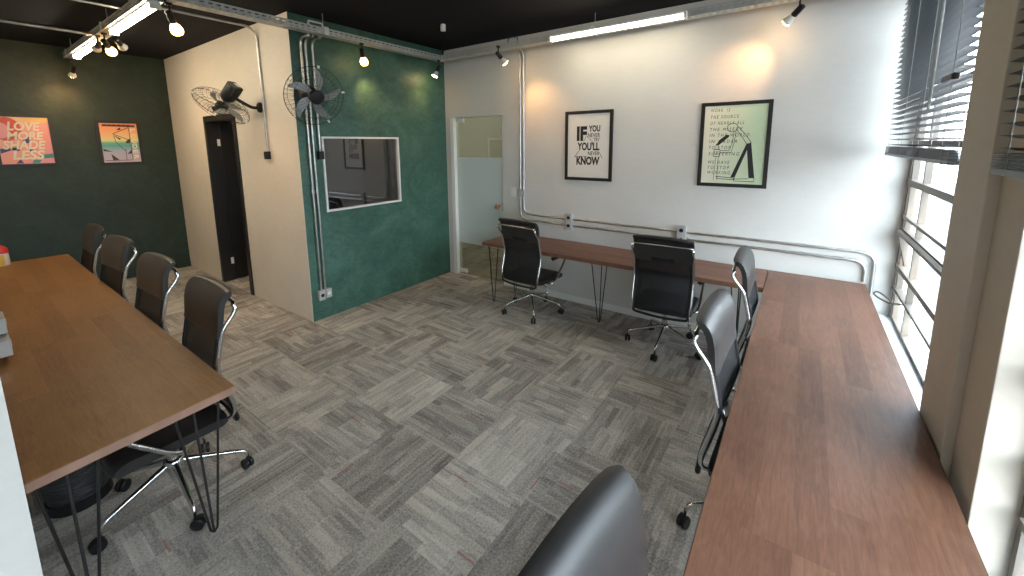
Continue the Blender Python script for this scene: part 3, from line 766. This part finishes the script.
mb = MB(); flat(mb, [(-0.98, -0.35), (-0.3, -0.45), (-0.1, -0.15), (0.15, -0.1), (0.25, 0.2), (-0.05, 0.1), (-0.2, -0.28), (-0.98, -0.55)][::-1], g, .0005)
flat(mb, [(-0.5, -0.98), (-0.2, -0.98), (-0.3, -0.8)], g, .0005); flat(mb, [(0.0, -0.5), (0.3, -0.5), (0.2, -0.3)], g, .0005); mb.obj('navy_patch', 'navy_ink', p)
mb = MB(); flat(mb, [(0.45, -0.62), (0.98, -0.58), (0.98, -0.76), (0.45, -0.80)], g, .0005); flat(mb, [(0.1, -0.98), (0.4, -0.98), (0.5, -0.84), (0.2, -0.84)], g, .0005); mb.obj('teal_patch', 'teal_ink', p)
mb = MB()
for s, b0, b1, a0, a1 in (('LOVE', 0.42, 0.80, -0.60, 0.66), ('MORE', 0.03, 0.38, -0.66, 0.74), ('SHADE', -0.38, 0.0, -0.86, 0.76), ('LESS', -0.82, -0.42, -0.58, 0.66)):
    text_mesh(mb, s, (a0, a1, b0, b1), g, 0.035, 0.2, .0010)
mb.obj('lettering', 'cream_ink', p)

# ------------------------------------------------------------------ cable trays
def tray(label, a, b, w=0.10, h=0.055):
    a = V(a); b = V(b); L = (b - a).length; d = (b - a).normalized(); s = V((-d.y, d.x, 0))
    t = thing('cable_tray', label, 'cable tray', tuple(a), math.atan2(d.y, d.x), 'perforated cable trays')
    mb = MB(); pitch = 0.055; n = max(1, int(L / pitch)); pitch = L / n
    th = 0.0
    def strip(rows, fn):
        for q in range(n):
            x0 = q * pitch; x1 = x0 + pitch
            for r0, r1, hole in rows:
                if not hole:
                    mb.bm.faces.new([mb.bm.verts.new(V(fn(x, r))) for x, r in ((x0, r0), (x1, r0), (x1, r1), (x0, r1))])
                else:
                    ha, hb = x0 + pitch * .22, x1 - pitch * .22
                    for xa, xb in ((x0, ha), (hb, x1)):
                        mb.bm.faces.new([mb.bm.verts.new(V(fn(x, r))) for x, r in ((xa, r0), (xb, r0), (xb, r1), (xa, r1))])
    rows_side = [(0, .010, 0), (.010, .020, 1), (.020, .034, 0), (.034, .044, 1), (.044, h, 0)]
    for sy in (-w / 2, w / 2): strip(rows_side, lambda x, r, sy=sy: (x, sy, r))
    rows_bot = [(-w / 2, -w / 2 + .018, 0), (-w / 2 + .018, -w / 2 + .028, 1), (-w / 2 + .028, -.006, 0), (-.006, .006, 1), (.006, w / 2 - .028, 0), (w / 2 - .028, w / 2 - .018, 1), (w / 2 - .018, w / 2, 0)]
    strip(rows_bot, lambda x, r: (x, r, 0))
    bmesh.ops.remove_doubles(mb.bm, verts=mb.bm.verts[:], dist=1e-5)
    o = mb.obj('channel', 'tray', t)
    md = o.modifiers.new('thick', 'SOLIDIFY'); md.thickness = 0.0025; md.offset = 1
    for sy in (-w / 2, w / 2): pass
    MB().box(0, L, -w / 2 - .004, -w / 2 + .008, h, h + .004).box(0, L, w / 2 - .008, w / 2 + .004, h, h + .004).obj('lip', 'tray', t)
    return t
TZ = 2.945
TXg, TYb, TYl = 0.21, -0.275, -3.135
def rod(parent, x, y, w=0.10):
    M_ = (Matrix.LocRotScale(parent.location, parent.rotation_euler, None)).inverted()
    mb = MB().tube([M_ @ V((x, y, TZ + .02)), M_ @ V((x, y, H))], .004, 8)
    mb.obj('hanger_rod', 'steel', parent, smooth=60)
    p = M_ @ V((x, y, TZ))
    MB().box(p.x - .022, p.x + .022, -w / 2 - .008, -w / 2 - .003, -.004, .07).box(p.x - .022, p.x + .022, w / 2 + .003, w / 2 + .008, -.004, .07).box(p.x - .022, p.x + .022, -w / 2 - .008, w / 2 + .008, .062, .07).obj('clamp', 'trim', parent)
t1 = tray('perforated steel cable tray hanging along the top of the green window wall', (TXg, -3.07, TZ), (TXg, TYb, TZ))
rod(t1, TXg, -1.86); MB().box(0, .07, -.055, .055, -.006, .064, .003).obj('corner_box', 'trim', t1, loc=(2.76, 0, 0))
t2 = tray('perforated steel cable tray hanging along the top of the white poster wall', (TXg + .06, TYb, TZ), (4.6, TYb, TZ))
rod(t2, 2.36, TYb); rod(t2, 4.3, TYb)
t3 = tray('steel cable tray carrying two lit tubes above the orange brown desk', (0.155, TYl, TZ), (-3.2, TYl, TZ))
rod(t3, -1.23, TYl); rod(t3, -3.0, TYl)
# short white bracket clipped on the tray
mb = MB().tube(round_path([(TXg + .02, -1.88, TZ + .05), (TXg + .02, -1.88, TZ + .10), (TXg + .02, -2.02, TZ + .10), (TXg + .02, -2.02, TZ + .058)], .015), .009, 8)
tag(mb.obj('conduit_bracket', 'trim', smooth=60), 'small white bracket arching over the tray beside the hanger rod', 'bracket')
# black cable drop and white junction box on the ceiling
tag(MB().tube(smooth_path([(TXg + .02, TYb + .03, H), (TXg + .03, TYb + .02, 3.05), (TXg + .02, TYb, TZ + .03), (TXg - .005, TYb - .06, TZ + .01)], 6), .011, 8).obj('power_cable', 'blk_plastic', smooth=60), 'thick black cable dropping from the ceiling to the tray corner', 'cable')
t = thing('junction_box', 'small white junction box on the black ceiling near the tray corner', 'junction box', (0.99, -1.0, 3.06))
MB().box(-.02, .02, -.02, .02, -.02, .05, .004).obj('box', 'wht_plastic', t)
MB().tube(smooth_path([(0, 0, .05), (-.02, .0, .075), (-.06, .01, .082)], 5), .005, 6).obj('cable', 'blk_plastic', t, smooth=60)
tag(MB().tube(smooth_path([(1.32, TYb - .03, TZ + .03), (1.34, TYb - .05, TZ + .10), (1.40, TYb, TZ + .12), (1.46, TYb - .05, TZ + .09), (1.44, TYb - .02, TZ + .03)], 6), .006, 6).obj('network_cable', 'blue', smooth=60), 'loop of blue cable lying in the tray above the glass door', 'cable')

# ------------------------------------------------------------------ tube lights
def tube_light(label, x0, x1, y, z, em='tube'):
    t = thing('tube_light', label, 'tube light', ((x0 + x1) / 2, y, z), 0, 'tube lights'); L = (x1 - x0) / 2
    MB().box(-L, L, -.03, .03, .012, .035, .003).obj('batten', 'trim', t)
    pts = [(.032 * math.cos(k * PI / 10), -.032 * math.sin(k * PI / 10)) for k in range(11)]
    mb = MB(); mb.prism([(a, b + .012) for a, b in pts], -L + .02, L - .02, lambda a, b, d: (d, a, b)); mb.obj('diffuser', em, t, smooth=40)
    for sx in (-1, 1):
        mb = MB(); a, b = sorted((sx * (L - .022), sx * L)); mb.box(a, b, -.034, .034, -.024, .014, .004); mb.obj('end_cap', 'wht_plastic', t)
    return t
tube_light('bright tube light at the far end of the tray over the orange brown desk', -2.80, -1.56, TYl, TZ - .035)
tube_light('bright tube light on the desk tray nearer the beige wall corner', -1.08, 0.15, TYl, TZ - .035)
tube_light('bright tube light under the tray along the white poster wall', 1.90, 3.24, TYb - .086, TZ + .0, 'tube_soft')

# ------------------------------------------------------------------ spotlights
def spot(label, top, aim, energy, size=R(74), shade='blk_plastic', globe=False):
    """holder hanging below the tray at `top`, bulb aimed at the point `aim`"""
    t = thing('spotlight', label, 'spotlight', top, 0, 'spotlights on the trays')
    d = (V(aim) - (V(top) + V((0, 0, -.09)))).normalized()
    q = d.to_track_quat('Z', 'Y').to_matrix().to_4x4(); m = Matrix.Translation((0, 0, -.09)) @ q
    MB().box(-.012, .012, -.02, .02, -.02, .0, .003).tube([(0, 0, -.015), (0, 0, -.085)], .007, 8).obj('stem', 'blk_metal', t, smooth=50)
    MB().lathe([(.012, -.035), (.022, -.03), (.024, .05), (.02, .055)], 16, m).obj('lamp_holder', shade, t, smooth=40)
    if globe:
        MB().lathe([(.018, .05), (.020, .06), (.034, .080), (.042, .105), (.041, .125), (.030, .143), (.012, .150)], 18, m).obj('bulb', 'globe', t, smooth=60)
    else:
        MB().lathe([(.018, .05), (.020, .06), (.036, .105), (.038, .118)], 18, m).obj('bulb', 'bulb_white', t, smooth=50)
        MB().lathe([(.037, .1185), (.030, .127), (.012, .131)], 18, m).obj('bulb_face', 'bulb', t, smooth=50)
    ld = bpy.data.lights.new('spot_beam', 'SPOT'); ld.energy = energy; ld.color = (1.0, 0.52, 0.20); ld.spot_size = size; ld.spot_blend = 1.0; ld.shadow_soft_size = 0.03
    lo = bpy.data.objects.new('spot_beam', ld); C.objects.link(lo); lo.parent = t
    lo.matrix_local = Matrix.Translation((0, 0, -.09)) @ d.to_track_quat('-Z', 'Y').to_matrix().to_4x4() @ Matrix.Translation((0, 0, -.16))
    return t
SE = 13
spot('glowing spotlight under the green wall tray aimed above the dark window', (0.24, -1.46, TZ), (0.06, -1.25, 2.45), SE, globe=True)
spot('glowing spotlight at the tray corner aimed at the beige wall', (0.17, -3.06, TZ), (-0.15, -2.75, 2.2), SE * 1.3, globe=True)
spot('lit spotlight under the white wall tray nearest the glass door', (1.31, -0.48, TZ), (1.60, 0.0, 2.25), SE)
spot('pale spotlight hanging at the corner where the two trays meet', (0.235, -0.33, TZ), (0.02, -0.52, 2.3), SE * .5)
spot('spotlight with a white bulb above the pale green poster', (4.03, -0.34, TZ), (3.60, 0.0, 2.46), SE)
spot('lone pale spotlight at the far end of the desk tray', (-3.05, TYl, TZ - .05), (-3.66, -3.2, 2.35), SE * .8)
spot('orange glowing spotlight between the two desk tube lights', (-1.33, TYl - .02, TZ), (-2.5, -2.4, 1.9), SE * 1.3, globe=True)
spot('pale spotlight left of the orange bulb between the desk tubes', (-1.49, TYl - .04, TZ), (-3.66, -3.1, 2.45), SE)
spot('pale spotlight right of the orange bulb between the desk tubes', (-1.17, TYl + .035, TZ), (-2.95, -2.098, 2.3), SE)

# ------------------------------------------------------------------ conduits and boxes
def pipe(label, pts, r=0.0125, bend=0.09, grp=None, couplings=()):
    mb = MB().tube(round_path(pts, bend, 7), r, 10)
    for c in couplings:
        a, b = V(c[0]), V(c[1]); d = (b - a).normalized()
        mb.tube([a - d * .02, a - d * .018, a + d * .018, a + d * .02], r * 1.35, 10)
    o = mb.obj('conduit_pipe', 'steel', smooth=50)
    return tag(o, label, 'conduit', grp)
G1 = 'steel conduits on the walls'
px_ = 0.022
pipe('conduit on the green wall nearest the beige corner running down to the floor outlet', [(TXg - .03, -2.0, TZ - .02), (px_, -2.0, TZ - .02), (px_, -1.995, 0.33)], .0125, .09, G1, [((px_, -2.0, 1.4), (px_, -2.0, 0))])
pipe('second conduit from the beige corner on the green wall reaching the floor outlet', [(TXg - .03, -1.955, TZ - .02), (px_, -1.955, TZ - .02), (px_, -1.95, 0.33)], .0125, .09, G1, [((px_, -1.955, 1.4), (px_, -1.955, 0))])
pipe('shorter conduit on the green wall ending in a black box beside the dark window', [(TXg - .03, -1.885, TZ - .02), (px_, -1.885, TZ - .02), (px_, -1.885, 1.81)], .0125, .09, G1)
pipe('conduit bending down the beige wall to a small black box', [(-0.62, TYl + .03, H - .05), (-0.62, YB - .016, H - .05 ), (-0.62, YB - .016, 1.81)], .0125, .13, G1)
pipe('ceiling conduit running from the tray toward the wall above the left desk', [(-1.60, TYl - .055, TZ + .02), (-1.60, YF, TZ + .02)], .014, .05, G1)
pipe('thin ceiling conduit crossing above the lit tube nearer the corner', [(-0.45, TYl - .055, TZ + .04), (-0.45, YF, TZ + .04)], .010, .05, G1)
zA, zB = 1.005, 0.932
pipe('outer conduit from the tray that turns along the white wall above the desk', [(1.335, TYb + .05, TZ + .03), (1.335, -.0195, TZ + .03), (1.335, -.0195, zA), (4.672, -.0195, zA - .005), (4.672, -.0195, 0.40)], .0125, .10, G1, [((1.335, -.0195, 2.05), (1.335, -.0195, 0)), ((2.2, -.0195, zA), (3, -.0195, zA)), ((4.2, -.0195, zA - .004), (5, -.0195, zA - .004))])
pipe('inner conduit beside it that turns along the white wall just above the desk', [(1.285, TYb + .05, TZ + .03), (1.285, -.0195, TZ + .03), (1.285, -.0195, zB), (4.622, -.0195, zB - .005), (4.622, -.0195, 0.76)], .0125, .10, G1, [((1.285, -.0195, 2.05), (1.285, -.0195, 0)), ((2.2, -.0195, zB), (3, -.0195, zB)), ((4.2, -.0195, zB - .004), (5, -.0195, zB - .004))])
def outlet(name, label, c, n, w, h, d, mat, face, group=None, sock=1):
    """box on a wall; n = 'x+','y-','y+' the wall normal"""
    t = thing(name, label, 'outlet', c, {'y-': 0, 'x+': PI / 2, 'y+': PI}[n], group)
    MB().box(-w / 2, w / 2, -d, 0, -h / 2, h / 2, .005).obj('box', mat, t)
    for k in range(sock):
        z = 0 if sock == 1 else (-h / 4 + k * h / 2)
        MB().lathe([(.020, 0), (.020, .003), (.014, .003)], 14, Matrix.Translation((0, -d, z)) @ Matrix.Rotation(PI / 2, 4, 'X')).obj('socket', face, t)
    return t
outlet('wall_outlet', 'grey outlet with black socket at the foot of the conduits on the green wall', (0.002, -2.0, 0.28), 'x+', .07, .11, .05, 'grey_box', 'blk_plastic')
outlet('wall_outlet', 'grey outlet with white socket beside the black socket low on the green wall', (0.002, -1.925, 0.285), 'x+', .065, .10, .05, 'grey_box', 'wht_plastic')
outlet('wall_outlet', 'small black box at the lower end of the shorter green wall conduit', (0.002, -1.885, 1.775), 'x+', .055, .085, .05, 'blk_plastic', 'blk_plastic')
outlet('wall_outlet', 'small black box at the lower end of the beige wall conduit', (-0.62, YB - .002, 1.775), 'y-', .055, .085, .05, 'blk_plastic', 'blk_plastic')
outlet('wall_outlet', 'grey double outlet on the conduits behind the chair nearest the glass door', (1.975, -.002, 0.975), 'y-', .085, .19, .045, 'grey_box', 'blk_plastic', None, 2)
outlet('wall_outlet', 'grey double outlet on the conduits below the pale green poster', (3.222, -.002, 0.972), 'y-', .085, .19, .045, 'grey_box', 'blk_plastic', None, 2)
outlet('wall_outlet', 'grey box on the wall joining the rising conduits', (1.31, -.031, 1.27), 'y-', .085, .10, .02, 'grey_box', 'grey_box')
t = thing('light_switch', 'white light switch plate between the glass door and the rising conduits', 'switch', (1.165, -.001, 1.272))
MB().box(-.04, .04, -.010, 0, -.06, .06, .003).obj('plate', 'wht_plastic', t); MB().box(-.014, .014, -.016, -.009, -.024, .024, .002).obj('rocker', 'trim', t)
outlet('wall_outlet', 'upper grey outlet box of two stacked above the orange brown desk', (0.62, YF + .002, 0.925), 'y+', .17, .085, .075, 'grey_box', 'wht_plastic')
outlet('wall_outlet', 'lower grey outlet box of two stacked above the orange brown desk', (0.72, YF + .002, 0.828), 'y+', .17, .085, .075, 'grey_box', 'wht_plastic')

# ------------------------------------------------------------------ cleaning can on the left desk
t = thing('wipes_canister', 'small canister with red lid and white label on the far end of the left desk', 'canister', (-2.10, -3.985, 0.75))
MB().lathe([(.048, 0), (.05, .004), (.05, .12), (.048, .123)], 24).obj('body', 'can_label', t, smooth=40)
MB().lathe([(.0515, .02), (.0515, .10)], 24, cap=False).obj('label', 'can_label', t, smooth=40)
bm_ = MB(); bm_.prism([(math.cos(a) * .0525, math.sin(a) * .0525) for a in [R(-70 + k * 10) for k in range(10)]] + [(math.cos(a) * .0512, math.sin(a) * .0512) for a in [R(20 - k * 10) for k in range(10)]], .005, .11, lambda a, b, z: (a, b, z)); bm_.obj('yellow_band', 'can_yellow', t)
MB().lathe([(.052, .12), (.053, .125), (.050, .165), (.034, .185), (.02, .188), (.018, .20)], 24).obj('lid', 'red_cap', t, smooth=40)

# ------------------------------------------------------------------ fans
def fan(label, mount, wall_n, hub, axis, phase, group='wall fans'):
    f = thing('wall_fan', label, 'fan', mount, 0, group)
    mnt = V(mount); h = V(hub) - mnt; ax = V(axis).normalized(); n = V(wall_n)
    up = V((0, 0, 1)); q = ax.to_track_quat('Z', 'Y').to_matrix().to_4x4(); m = Matrix.Translation(h) @ q
    rz = n.to_track_quat('Z', 'Y').to_matrix().to_4x4()
    MB().lathe([(.055, 0.0), (.055, .018), (.045, .03), (.02, .034)], 20, rz).obj('wall_mount', 'blk_plastic', f, smooth=40)
    mo = h - ax * .17
    el = V((n * .10)) ; 
    MB().tube(smooth_path([n * .02, n * .10, mo - up * .05 - ax * .02, mo - up * .02], 5), .017, 10).obj('arm', 'blk_plastic', f, smooth=60)
    motor = MB().lathe([(.03, -.265), (.06, -.255), (.072, -.20), (.072, -.12), (.06, -.09), (.035, -.07), (.012, -.05), (.012, 0)], 20, m).obj('motor', 'blk_plastic', f, smooth=40)
    MB().box(-.05, .05, -.062, .058, -.275, -.14, .012, m).obj('motor_cover', 'blk_plastic', f)
    hubm = MB().lathe([(.02, -.03), (.055, -.025), (.060, .02), (.05, .035), (.02, .042)], 24, m).obj('hub', 'blk_plastic', f, smooth=40)
    for k in range(5):
        a = phase + k * 2 * PI / 5
        mb = MB(); top, bot = [], []
        for i in range(9):
            t_ = i / 8; r = .05 + .195 * t_
            wdt = (.018 + .020 * math.sin(PI * min(1, t_ * 1.05)) ) * (1 if t_ < .93 else .7)
            ang = a + .42 * t_ ** 1.6
            pitch = .38 * (1 - .5 * t_)
            c = V((math.cos(ang), math.sin(ang), 0)); s_ = V((-math.sin(ang), math.cos(ang), 0))
            top.append(m @ (c * r + s_ * wdt + V((0, 0, wdt * pitch)))); bot.append(m @ (c * r - s_ * wdt - V((0, 0, wdt * pitch))))
        nn = (m.to_3x3() @ V((0, 0, 1))) * .0012
        mb.loft([[p + nn, q2 + nn, q2 - nn, p - nn] for p, q2 in zip(top, bot)])
        mb.obj('blade', 'blade', f, smooth=40)
    # wire cage
    mb = MB(); Rr = .268
    def ring(r, z): return [m @ V((r * math.cos(k * PI / 16), r * math.sin(k * PI / 16), z)) for k in range(32)]
    mb.tube(ring(Rr, 0.0), .0035, 6, closed=True)
    for z, r in ((.055, .20), (.065, .10), (-.06, .22), (-.075, .14)): mb.tube(ring(r, z), .0018, 5, closed=True)
    for k in range(36):
        a = k * 2 * PI / 36; c, s_ = math.cos(a), math.sin(a)
        mb.tube([m @ V((c * Rr, s_ * Rr, 0)), m @ V((c * .25, s_ * .25, .035)), m @ V((c * .2, s_ * .2, .055)), m @ V((c * .06, s_ * .06, .066))], .0013, 4)
        mb.tube([m @ V((c * Rr, s_ * Rr, 0)), m @ V((c * .25, s_ * .25, -.04)), m @ V((c * .2, s_ * .2, -.064)), m @ V((c * .06, s_ * .06, -.08))], .0013, 4)
    mb.obj('wire_cage', 'blk_metal', f, smooth=60)
    for k in range(5):
        a = phase + .3 + k * 2 * PI / 5
        MB().box(-.012, .012, -.008, .008, -.012, .012, .002, m @ Matrix.Rotation(a, 4, 'Z') @ Matrix.Translation((Rr, 0, 0))).obj('cage_clip', 'trim', f)
    MB().lathe([(.064, .060), (.066, .066), (.060, .074), (.02, .078)], 24, m).obj('cage_badge', 'blk_plastic', f, smooth=40)
    return f, m
f1, m1 = fan('black wall fan on the beige wall tilted down above the black door', (-0.72, YB, 2.29), (0, -1, 0), (-0.80, -2.44, 2.29), (-0.60, -0.32, -0.76), R(20))
MB().box(-.034, .006, -.030, .026, -.277, -.2745, 0, m1).obj('rating_label', 'wht_plastic', f1)['label'] = 'white rating label'
f2, m2 = fan('black wall fan on the green wall facing the room', (0.0, -2.03, 2.27), (1, 0, 0), (0.36, -2.085, 2.335), (0.95, -0.16, -0.26), R(67))

# ------------------------------------------------------------------ outside, seen through the windows
struct(MB().box(4.95, 30, -14, 22, -0.15, -0.02).obj('ground', 'pavement'))
struct(MB().box(11.5, 12.0, -12, 20, -0.02, 0.55).obj('outside_low_wall', 'outside_wall'), 'low pale wall across the street', 'wall')
t = thing('balustrade', 'pale railing of upright bars seen through the far window', 'railing', (9.0, 4, 0))
MB().box(-.06, .06, -6, 6, .95, 1.05, .01).obj('top_rail', 'outside_wall', t); MB().box(-.06, .06, -6, 6, .10, .2, .01).obj('bottom_rail', 'outside_wall', t)
mb = MB()
for k in range(60): mb.box(-.03, .03, -6 + k * .2, -5.92 + k * .2, .19, .96)
mb.obj('bars', 'outside_wall', t)
MB().box(-.08, .08, -6.1, -5.9, -.02, 1.1).box(-.08, .08, 5.9, 6.1, -.02, 1.1).box(-.08, .08, -.1, .1, -.02, 1.1).obj('posts', 'outside_wall', t)
struct(MB().box(26, 30, -14, 22, -0.02, 3.0).obj('outside_building', 'outside_wall'), 'pale building across the street', 'building')

# ------------------------------------------------------------------ light
w = bpy.data.worlds.new('daylight'); bpy.context.scene.world = w; w.use_nodes = True
nt = w.node_tree; nt.nodes.clear()
out = nt.nodes.new('ShaderNodeOutputWorld'); bg = nt.nodes.new('ShaderNodeBackground')
tc = nt.nodes.new('ShaderNodeTexCoord'); sp = nt.nodes.new('ShaderNodeSeparateXYZ'); cr = nt.nodes.new('ShaderNodeValToRGB')
nt.links.new(tc.outputs['Generated'], sp.inputs[0]); nt.links.new(sp.outputs[2], cr.inputs[0])
cr.color_ramp.elements[0].color = (0.84, 0.92, 1.0, 1); cr.color_ramp.elements[1].color = (0.66, 0.83, 1.0, 1)
nt.links.new(cr.outputs[0], bg.inputs[0]); bg.inputs[1].default_value = 12.5
nt.links.new(bg.outputs[0], out.inputs[0])
def portal(y0, y1):
    ld = bpy.data.lights.new('window_portal', 'AREA'); ld.shape = 'RECTANGLE'; ld.size = 2.4; ld.size_y = y1 - y0; ld.cycles.is_portal = True
    o = bpy.data.objects.new('window_portal', ld); C.objects.link(o); o.location = (XW + .05, (y0 + y1) / 2, SZ + 1.23); o.rotation_euler = (0, R(90), 0); return o
portal(-1.88, -0.02); portal(-5.15, -2.47)
sd = bpy.data.lights.new('sun', 'SUN'); sd.energy = 5.0; sd.angle = R(0.6); sd.color = (1.0, 0.93, 0.82)
so = bpy.data.objects.new('sun', sd); C.objects.link(so)
so.rotation_euler = V((-0.10, 0.80, -0.60)).to_track_quat('-Z', 'Y').to_euler()
# unseen fill light added to brighten the room behind the glass door
ld = bpy.data.lights.new('back_room_fill', 'POINT'); ld.energy = 34; ld.color = (1.0, 0.96, 0.90); ld.shadow_soft_size = 0.1
o = bpy.data.objects.new('back_room_fill', ld); C.objects.link(o); o.location = (0.9, 1.6, 2.6)

# ------------------------------------------------------------------ camera
cd = bpy.data.cameras.new('camera'); cam = bpy.data.objects.new('camera', cd); C.objects.link(cam)
cam.location = (4.1461, -4.2093, 1.876); cam.rotation_mode = 'XYZ'; cam.rotation_euler = (1.4174, 0.0078, 0.6195)
cd.sensor_fit = 'HORIZONTAL'; cd.sensor_width = 36.0; cd.lens = 405.9639 / 1024 * 36.0
cd.shift_y = -(288 - 206.81) / 1024; cd.clip_start = 0.02; cd.clip_end = 200
sc = bpy.context.scene; sc.camera = cam
sc.view_settings.view_transform = 'Standard'; sc.view_settings.look = 'None'; sc.view_settings.gamma = 1.0; sc.view_settings.use_curve_mapping = False
sc.view_settings.exposure = 0.5
sc.cycles.max_bounces = 8; sc.cycles.diffuse_bounces = 5; sc.cycles.glossy_bounces = 4; sc.cycles.transparent_max_bounces = 12
sc.cycles.sample_clamp_indirect = 6.0; sc.cycles.use_denoising = True
